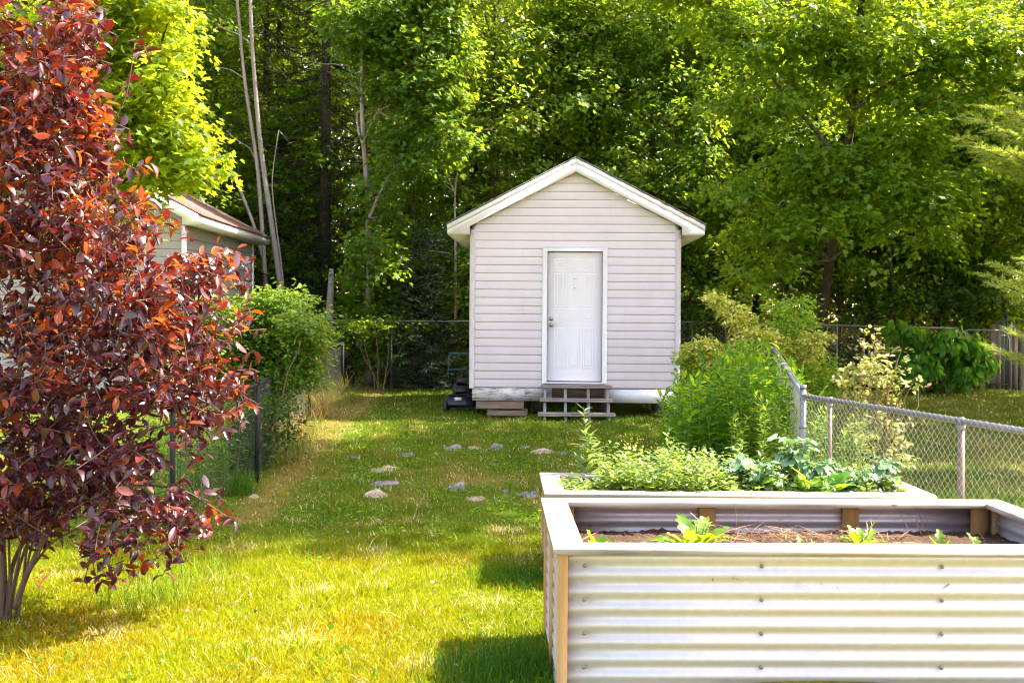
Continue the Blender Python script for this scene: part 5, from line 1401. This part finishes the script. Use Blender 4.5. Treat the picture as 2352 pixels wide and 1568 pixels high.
measured_tree('yellow_maple', 13.6, [([(190, 900), (200, 700), (215, 500), (240, 300), (260, 100), (270, -120)], 0.07, 0.03), ([(215, 500), (300, 400), (390, 330)], 0.03, 0.01), ([(240, 300), (320, 200), (360, 120)], 0.03, 0.01)],
    [(260, 30, 110), (330, 110, 90), (300, 220, 95), (360, 60, 60), (350, 290, 80), (310, 370, 75), (390, 200, 50), (400, 330, 55), (440, 395, 42), (430, 360, 35), (480, 370, 25), (370, 410, 45), (250, 130, 100), (230, 260, 80), (180, 60, 90), (120, 150, 90), (60, 80, 80), (60, 330, 60), (250, 480, 60), (300, 520, 45), (310, -40, 90), (200, -80, 100), (150, 560, 50), (420, 120, 40), (400, 30, 45), (455, 335, 32), (425, 270, 30), (490, 385, 18)],
    14000, 0.115, MAPLE, (M['bark_brown'], M['yellow_maple']), 'bright yellow-green backlit maple rising behind the red tree', 33)
measured_tree('forked_sapling', 21.9, [([(1046, 760), (1046, 560), (1044, 440), (1054, 370), (1060, 340)], 0.03, 0.008), ([(1044, 440), (1030, 410), (1012, 380)], 0.02, 0.006), ([(1044, 440), (1022, 425), (1005, 395)], 0.012, 0.005)],
    [(1050, 340, 30), (1065, 600, 30)], 500, 0.14, MAPLE, (M['bark_grey'], M['maple']), 'small bare forked sapling left of the shed roof', 34)
# right maple skirts that hang forward of the wood
measured_tree('hanging_maple', 18.6, [([(1880, 800, 4.7), (1893, 700, 4.6), (1905, 600, 4.2), (1930, 450, 2.8), (1960, 250, 0.8), (1980, 0), (1990, -200)], 0.12, 0.05), ([(1930, 450), (1850, 400), (1760, 380)], 0.04, 0.012), ([(1960, 250), (2060, 180), (2150, 150)], 0.05, 0.015), ([(1905, 600), (1980, 540), (2060, 500)], 0.03, 0.01), ([(1940, 380), (1830, 250), (1750, 150)], 0.05, 0.015), ([(1960, 250), (1900, 100), (1860, -30)], 0.04, 0.015)],
    [(1690, 430, 60), (1730, 560, 60), (1700, 640, 50), (1780, 620, 55), (1750, 500, 50), (1850, 520, 65), (1880, 440, 65), (1950, 480, 60), (1830, 360, 75), (1960, 380, 75), (2050, 430, 70), (2040, 540, 45), (2130, 470, 60), (2140, 560, 45), (2200, 420, 60), (2080, 330, 75), (2160, 250, 75), (2050, 210, 80), (1980, 120, 95), (2080, 80, 95), (1880, 200, 85), (1780, 230, 80), (1860, 80, 90), (1740, 100, 85), (1960, -20, 90), (2180, 130, 85), (2250, 220, 60), (2250, 60, 80), (2330, 120, 60), (1660, 250, 60), (1640, 60, 60), (1640, -120, 95), (1720, -230, 110), (1800, -330, 110), (1900, -260, 110), (1560, -60, 90), (1600, -200, 90)],
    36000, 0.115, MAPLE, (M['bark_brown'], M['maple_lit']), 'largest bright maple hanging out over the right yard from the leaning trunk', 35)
# dead stub
m_ = MB(); b = P(757, 724, 22.2); m_.tube([(0, 0, -.1), (0.02, 0, 0.8), (0.0, 0, 1.5), (0.03, 0, 2.45)], [0.11, 0.10, 0.09, 0.05], 9); o = m_.build('dead_stub', M['bark_grey'], None, True); o.location = (b[0], b[1], 0.1); tag(o, 'broken grey dead trunk standing behind the back fence on the left', 'dead tree')

# far wood as one mass
rg = np.random.default_rng(77)
nc_ = 2500; n = 210000
cx_ = rg.uniform(-32, 36, nc_); cy_ = rg.uniform(36, 47, nc_); cz_ = rg.uniform(0.3, 19, nc_)
kk = rg.integers(0, nc_, n); d = rg.normal(0, 1, (n, 3)) * np.array([1.0, 0.8, 0.6])
ps = np.stack([cx_[kk], cy_[kk], cz_[kk]], 1) + d
o = link('far_wood', scatter('far_wood', SIMPLE, ps, rg.normal(size=(n, 3)), np.tile([0, 0, 1.0], (n, 1)) + rg.normal(0, .8, (n, 3)), rg.uniform(0.22, 0.45, n), rg), M['far'])
tag(o, 'dense far leaves of the wood behind the trunks', 'wood', kind='stuff')

# ------------------------------------------------------------------ shrubs
def shrub(name, Y, base_px, clusters, n, leaf, tm, mat, label, seed, stem=M['stem_brown'], spray_n=14, droop=0.1, stems=None, up=1.0, flat=0.55, cat='shrub', sl_=1.0):
    rg = np.random.default_rng(seed); b = P(base_px, 724, Y); g = float(ground(b[0], Y)); off = np.array([b[0], Y, g])
    r = empty(name, off); tag(r, label, cat)
    C = []; m_ = MB()
    for (px, py, rpx, *dy) in clusters:
        yy = Y + (dy[0] if dy else rg.uniform(-0.35, 0.35)); p = P(px, py, yy) - off; C.append((*p, rpx / F * yy))
        m_.tube(limb_path((rg.normal(0, 0.08), rg.normal(0, 0.08), 0), p, rg, 0.05), np.linspace(0.014, 0.004, 6), 5, False)
    m_.build('branch', stem, r, True)
    link('foliage', crown_leaves(rg, C, n, leaf, tm, spray_n=spray_n, droop=droop, up=up, flat=flat, name='foliage', sl_=sl_), mat, r)
    return r
shrub('rose_bush', 12.2, 610, [(640, 740, 70), (600, 780, 70), (690, 790, 55), (560, 830, 60), (650, 850, 60), (700, 740, 40), (610, 700, 45), (480, 710, 45), (430, 760, 55), (520, 740, 50), (520, 800, 60), (540, 880, 55), (600, 900, 50), (660, 690, 35), (720, 760, 25), (690, 850, 35), (450, 800, 60), (400, 850, 60)],
      28000, 0.068, SIMPLE, M['bush'], 'rounded green bush with yellowish tips leaning over the black fence', 41)
shrub('hedge_shrub', 11.6, 560, [(560, 960, 45), (540, 1020, 45), (580, 1040, 35), (640, 940, 40), (650, 1000, 30), (560, 1075, 30)], 2800, 0.065, SIMPLE, M['ivy'], 'dark hedge leaves pressing against the black fence mesh', 42)
shrub('understory_shrub', 22.6, 900, [(830, 690, 50), (880, 740, 60), (820, 790, 60), (900, 820, 60), (960, 760, 60), (1000, 820, 60), (1040, 740, 50), (940, 690, 50), (860, 850, 40), (1050, 830, 45), (1060, 680, 40), (800, 740, 35), (850, 640, 40), (850, 700, 35), (880, 600, 40), (1000, 620, 40), (940, 620, 35)], 9500, 0.115, MAPLE, M['maple'], 'dark leafy shrubs grown through the back fence left of the shed', 43)
shrub('understory_shrub', 21.3, 870, [(800, 750, 18), (830, 745, 22), (860, 752, 20), (905, 740, 20), (960, 745, 18)], 700, 0.11, SIMPLE, M['maple'], 'green leaves spilling over the back fence rail left of the shed', 44)
shrub('understory_shrub', 23.3, 1750, [(1600, 620, 50), (1640, 700, 60), (1590, 760, 45), (1700, 760, 50), (1950, 700, 35), (1850, 800, 55), (1960, 810, 50), (2040, 690, 45), (2140, 680, 50), (2230, 690, 50), (2300, 700, 50), (2330, 640, 40), (2180, 640, 40)], 3800, 0.13, MAPLE, M['ivy'], 'dark leafy undergrowth under the trees right of the shed', 45)
shrub('drooping_shrub', 21.8, 2170, [(2110, 790, 35), (2170, 785, 35), (2225, 800, 32), (2100, 840, 40), (2160, 845, 40), (2215, 850, 35), (2250, 830, 25), (2060, 745, 25), (2110, 760, 22), (2080, 860, 30), (2185, 880, 25)], 3000, 0.19, OVATE, M['nettle'], 'deep green shrub with large drooping leaves before the back fence', 46, droop=1.2, sl_=0.3)
shrub('variegated_shrub', 13.4, 1760, [(1655, 692, 18), (1680, 715, 22), (1710, 745, 26), (1740, 775, 30), (1770, 800, 36), (1720, 800, 30), (1610, 800, 25), (1650, 815, 25), (1580, 815, 20), (1690, 830, 30), (1850, 800, 28), (1870, 780, 16), (1890, 770, 12), (1830, 830, 26), (1640, 690, 10), (1720, 850, 30)], 12000, 0.062, SIMPLE, M['varieg'], 'yellow and cream variegated shrub with arching branches above the fence end', 47, sl_=0.6)
shrub('green_shrub', 13.6, 1800, [(1790, 720, 40), (1825, 705, 28), (1840, 740, 30), (1780, 760, 38), (1810, 790, 40), (1600, 830, 30), (1620, 850, 30), (1840, 850, 35), (1870, 860, 40), (1900, 880, 35), (1880, 830, 30)], 4200, 0.062, SIMPLE, M['lettuce'], 'fresh green shrub growing up through the variegated one', 48)
# goldenrod stand: upright stems with lance leaves
def goldenrod(n_st, xr, yr, hfun, seed, label, mat, leaf=0.085, nl=24, wdt=0.1):
    rg = np.random.default_rng(seed); r = empty('goldenrod_stand', (0, 0, 0)); 
    m_ = MB(); ps = []; axs = []; sz = []
    for i in range(n_st):
        px = rg.uniform(*xr); Y = rg.uniform(*yr); b = P(px, 724, Y); g = float(ground(b[0], Y)); h = hfun(px, Y) - g
        h *= rg.uniform(0.8, 1.05)
        if h < 0.15: continue
        if seed == 55 and b[0] > fence_x(Y) - 0.22: continue
        l = rg.normal(0, wdt, 2); t = np.linspace(0, 1, 5)[:, None]; path = np.array([b[0], Y, g]) + t * np.array([0, 0, h]) + (t ** 2) * np.array([l[0], l[1], 0])
        m_.tube(path, np.linspace(0.005, 0.002, 5), 4, False)
        for k in range(nl):
            f = 0.15 + 0.85 * k / nl; q = np.array([np.interp(f, t[:, 0], path[:, w_]) for w_ in range(3)]); a = k * 2.4 + i
            ps.append(q); axs.append((cos(a), sin(a), rg.uniform(0.15, 0.75) + (1.2 if f > 0.93 else 0))); sz.append(leaf * (1.25 - 0.55 * f) * rg.uniform(.75, 1.2))
    b = P(sum(xr) / 2, 724, sum(yr) / 2); off = np.array([b[0], b[1], 0]); r.location = off
    m_.V = [v - off for v in m_.V]
    m_.build('stem', M['stem'], r, True)
    link('foliage', scatter('foliage', LANCE, np.array(ps) - off, np.array(axs), np.tile([0, 0, 1.0], (len(ps), 1)) + rg.normal(0, .2, (len(ps), 3)), np.array(sz) , rg), mat, r)
    tag(r, label, 'weeds'); return r
goldenrod(150, (330, 590), (8.8, 11.2), lambda px, Y: P(px, np.interp(px, [330, 450, 560, 590], [930, 920, 915, 930]), Y)[2], 55, 'leafy green weeds standing behind the black fence below the rounded bush', M['goldenrod'], 0.10, 22, 0.08)
def gh(px, Y):
    top = np.interp(px, [1530, 1560, 1620, 1700, 1760, 1800, 1830, 1850], [930, 870, 830, 800, 800, 830, 860, 890])
    return P(px, top, Y)[2]
goldenrod(150, (1535, 1835), (10.0, 12.4), gh, 51, 'thick stand of bright green goldenrod between the shed and the silver fence', M['goldenrod'], 0.165, 30)
goldenrod(26, (1690, 1845), (9.2, 10.2), lambda px, Y: P(px, np.interp(px, [1690, 1760, 1845], [960, 900, 950]), Y)[2], 52, 'pale goldenrod shoots catching the sun at the fence corner', M['lettuce'], 0.10, 34, 0.06)
goldenrod(60, (1860, 2000), (8.6, 9.4), lambda px, Y: P(px, np.interp(px, [1860, 1900, 1960, 2000], [960, 930, 960, 1000]), Y)[2], 53, 'yellow-green weeds growing through the silver fence right of the corner post', M['lettuce'], 0.08, 26, 0.06)
goldenrod(3, (1970, 1990), (8.3, 8.4), lambda px, Y: P(px, 890, Y)[2], 54, 'tall wispy green weeds rising in front of the pink-edged shrub', M['weed'], 0.06, 46, 0.02)
shrub('pink_edged_shrub', 9.3, 1990, [(2000, 770, 10), (1995, 800, 14), (2010, 830, 22), (1975, 815, 12), (1965, 850, 20), (2000, 860, 28), (2030, 840, 18), (2040, 870, 18), (2070, 805, 8), (2062, 825, 10), (2055, 850, 10), (2100, 870, 12), (2080, 885, 14), (2110, 885, 8), (1940, 880, 22), (1960, 920, 30), (2010, 910, 30), (1930, 860, 14), (1985, 960, 36), (2030, 970, 30), (2050, 1010, 28), (2000, 1020, 36), (1960, 1000, 30), (2060, 1050, 26), (2020, 1070, 30), (2110, 950, 10), (2095, 980, 12), (2080, 930, 10)],
      2500, 0.050, OVATE, M['pinkish'], 'arching shrub with pale pink and cream edged leaves behind the silver fence', 49, spray_n=10, up=1.0, sl_=0.45)

# ------------------------------------------------------------------ red-leaved tree
def red_tree():
    Yc = 5.9; rg = np.random.default_rng(200)
    b = G(14, 1425); off = b.copy(); Yc = b[1]
    r = empty('red_leaved_tree', b); tag(r, 'multi-stemmed ornamental tree with purple and red leaves at the left edge', 'tree')
    m_ = MB()
    stems = [([(2, 1440), (5, 1330), (8, 1200), (30, 1000), (60, 700), (75, 500), (115, 330)], 0.030, 0.010, 0.0),
             ([(35, 1395), (60, 1320), (95, 1250), (140, 1150), (190, 1040), (260, 900), (330, 760), (400, 640)], 0.032, 0.008, -0.15),
             ([(15, 1430), (25, 1300), (60, 1230), (85, 1100), (120, 900), (150, 650), (170, 430), (180, 200), (190, 40)], 0.026, 0.007, 0.1),
             ([(20, 1420), (40, 1310), (62, 1250), (110, 1150), (230, 1010), (380, 920), (520, 880)], 0.020, 0.006, 0.25),
             ([(10, 1430), (12, 1300), (-10, 1100), (-40, 800), (-30, 500), (20, 250), (60, 60)], 0.028, 0.008, 0.2),
             ([(60, 1320), (120, 1240), (230, 1190), (300, 1240), (345, 1270)], 0.012, 0.004, -0.3),
             ([(140, 1150), (280, 1110), (420, 1120), (520, 1185)], 0.012, 0.004, -0.1),
             ([(190, 1040), (300, 1000), (430, 960), (500, 1000)], 0.010, 0.004, -0.2),
             ([(260, 900), (380, 800), (480, 740), (580, 715)], 0.012, 0.004, 0.1),
             ([(330, 760), (440, 680), (520, 610), (570, 590)], 0.010, 0.004, 0.1),
             ([(150, 650), (250, 560), (330, 480), (400, 480)], 0.012, 0.004, -0.1),
             ([(170, 430), (230, 330), (290, 230), (310, 100)], 0.010, 0.004, 0.0)]
    for pts, r0, r1, dy in stems:
        q = np.array([P(a, c, Yc + dy * min(1, i / 2)) for i, (a, c) in enumerate(pts)]) - off
        t = np.linspace(0, 1, len(q)); tt = np.linspace(0, 1, 5 * len(q)); qq = np.stack([np.interp(tt, t, q[:, w_]) for w_ in range(3)], 1)
        for _ in range(3): qq[1:-1] = (qq[:-2] + qq[1:-1] * 2 + qq[2:]) / 4
        m_.tube(qq, np.linspace(r0 * 0.58, r1, len(qq)), 8)
    for (x0, x1) in ((12, 55), (25, 20), (30, 80), (40, 66)):
        q = np.array([P(x0, 1430, Yc), P((x0 + x1) / 2, 1330, Yc), P(x1, 1220, Yc)]) - off
        m_.tube(q, [0.009, 0.008, 0.006], 6)
    # outline of the crown, right limit by height
    ys = np.array([0, 60, 110, 180, 250, 330, 400, 460, 560, 620, 720, 820, 900, 960, 1020, 1100, 1180, 1230, 1270, 1330])
    xr = np.array([225, 290, 325, 310, 300, 285, 345, 395, 470, 560, 585, 560, 560, 560, 505, 455, 470, 410, 330, 270])
    xl = np.array([-260] * 17 + [60, 215, 240])
    # twigs carrying leaves
    ps = []; axs = []; nrs = []; szs = []; tips = []; bps = []
    n_tw = 2450
    made = 0
    extra = [(300, 1310), (265, 1330), (330, 1290), (405, 1280), (380, 1265), (500, 1180), (530, 1185), (460, 1210), (540, 920), (560, 880), (575, 715), (570, 600), (545, 570), (320, 90), (300, 180), (390, 500), (410, 520), (345, 375), (440, 1060), (480, 1010), (480, 1120), (250, 1300), (560, 930), (500, 560), (530, 640), (550, 760)] + [(float(rg.uniform(340, 560)), float(rg.uniform(570, 900))) for _ in range(70)]
    queue = []
    while made < n_tw:
        if made < len(extra): px, py = extra[made]
        elif queue: px, py = queue.pop()
        else:
            py = rg.uniform(-120, 1285); px = rg.uniform(-220, 600)
            lim = np.interp(py, ys, xr); lobe = 26 * sin(py * 0.043) + 16 * sin(py * 0.11 + 1)
            if px > lim + lobe * 0.5 - 12: continue
            if py > 1190 and 60 < px < 420 and rg.uniform() < (py - 1190) / 95 * 0.9: continue
            gp = sin(px * 0.021 + 1.3) * sin(py * 0.017) + 0.6 * sin(px * 0.047 - py * 0.039)
            if gp > 0.7 and rg.uniform() < 0.8: continue
            # a bough: from nearer the stems out to this tip, twigs all along it
            ax0 = np.interp(py, [-100, 400, 900, 1300], [120, 130, 90, 40]); Lb = rg.uniform(60, 170)
            ang = math.atan2(py + 160 - py, ax0 - px) if px > ax0 else math.atan2(150, ax0 - px + 60)
            nb = int(rg.integers(6, 13))
            for q_ in range(nb):
                f_ = q_ / nb; w_r = 8 + 20 * f_
                qx = px + cos(ang) * Lb * f_ + rg.normal(0, w_r); qy = py + sin(ang) * Lb * f_ * 0.6 + rg.normal(0, w_r * 0.7)
                if qy < 1290 and qx < np.interp(qy, ys, xr) + 14 and not (qy > 1215 and qx < 200): queue.append((qx, qy))
            rg.shuffle(queue) if len(queue) > 40 else None
            continue
        edge = np.interp(py, ys, xr) - px
        dep = rg.uniform(-1, 1) * min(0.55, 0.12 + max(edge, 0) / 420.0)
        Y = Yc + dep - 0.05
        p = P(px, py, Y) - off
        a = np.array([rg.normal(0.35, 0.7), rg.normal(-0.25, 0.7), rg.normal(0.55, 0.45)]); a /= np.linalg.norm(a)
        L = rg.uniform(0.10, 0.22); nl = int(rg.integers(5, 9))
        s = p - a * L
        m_.tube([s, s + a * L * 0.5 + rg.normal(0, .008, 3), p], [0.0035, 0.0025, 0.0015], 4, False)
        tipf = rg.uniform() < (float(np.interp(py, [0, 500, 800, 1000], [0.55, 0.48, 0.26, 0.07])) + (0.22 if edge < 70 and py < 950 else 0))
        for k in range(nl):
            f = k / (nl - 1); q = s + a * L * f; az = k * 2.4 + rg.uniform(-.5, .5)
            u = np.cross(a, [0.3, 0.2, 1]); u /= np.linalg.norm(u); v = np.cross(a, u)
            d = a * (0.35 + 0.5 * f) + (u * cos(az) + v * sin(az)) * 0.9; d[2] -= 0.30
            ps.append(q); axs.append(d); nrs.append(np.array([0, -0.15, 1.0]) + rg.normal(0, 0.45, 3)); szs.append(rg.uniform(0.055, 0.098)); tips.append(tipf and f > 0.45)
        if rg.uniform() < 0.10:
            for k in range(10): bps.append(p + rg.normal(0, 0.02, 3) + np.array([0, 0, -0.03]))
        made += 1
    m_.build('trunk', M['bark_red'], r, True)
    ps, axs, nrs, szs, tips = map(np.array, (ps, axs, nrs, szs, tips))
    RED = [ovate(5, 0.235, 0.08, 0.25, peak=0.5), ovate(5, 0.21, 0.15, 0.45, peak=0.54), ovate(5, 0.25, -0.06, -0.12, peak=0.5), ovate(5, 0.19, 0.10, 0.10, peak=0.46)]
    for nm, k, mt in (('crown', ~tips, M['red']), ('young_leaves', tips, M['red_tip'])):
        link(nm, scatter(nm, RED, ps[k], axs[k], nrs[k], szs[k], rg, smooth=True), mt, r)
    bm = MB()
    for q in bps: bm.ball(q, 0.0055, 6, 4)
    bm.build('fruit', M['berry'], r, True)
red_tree()
sk = stalk_weed(90, 1300, G(88, 1372), 9, 0.10, M['red_tip'], 'small shoot with orange leaves at the foot of the red tree', 'shoot', 'root_shoot')
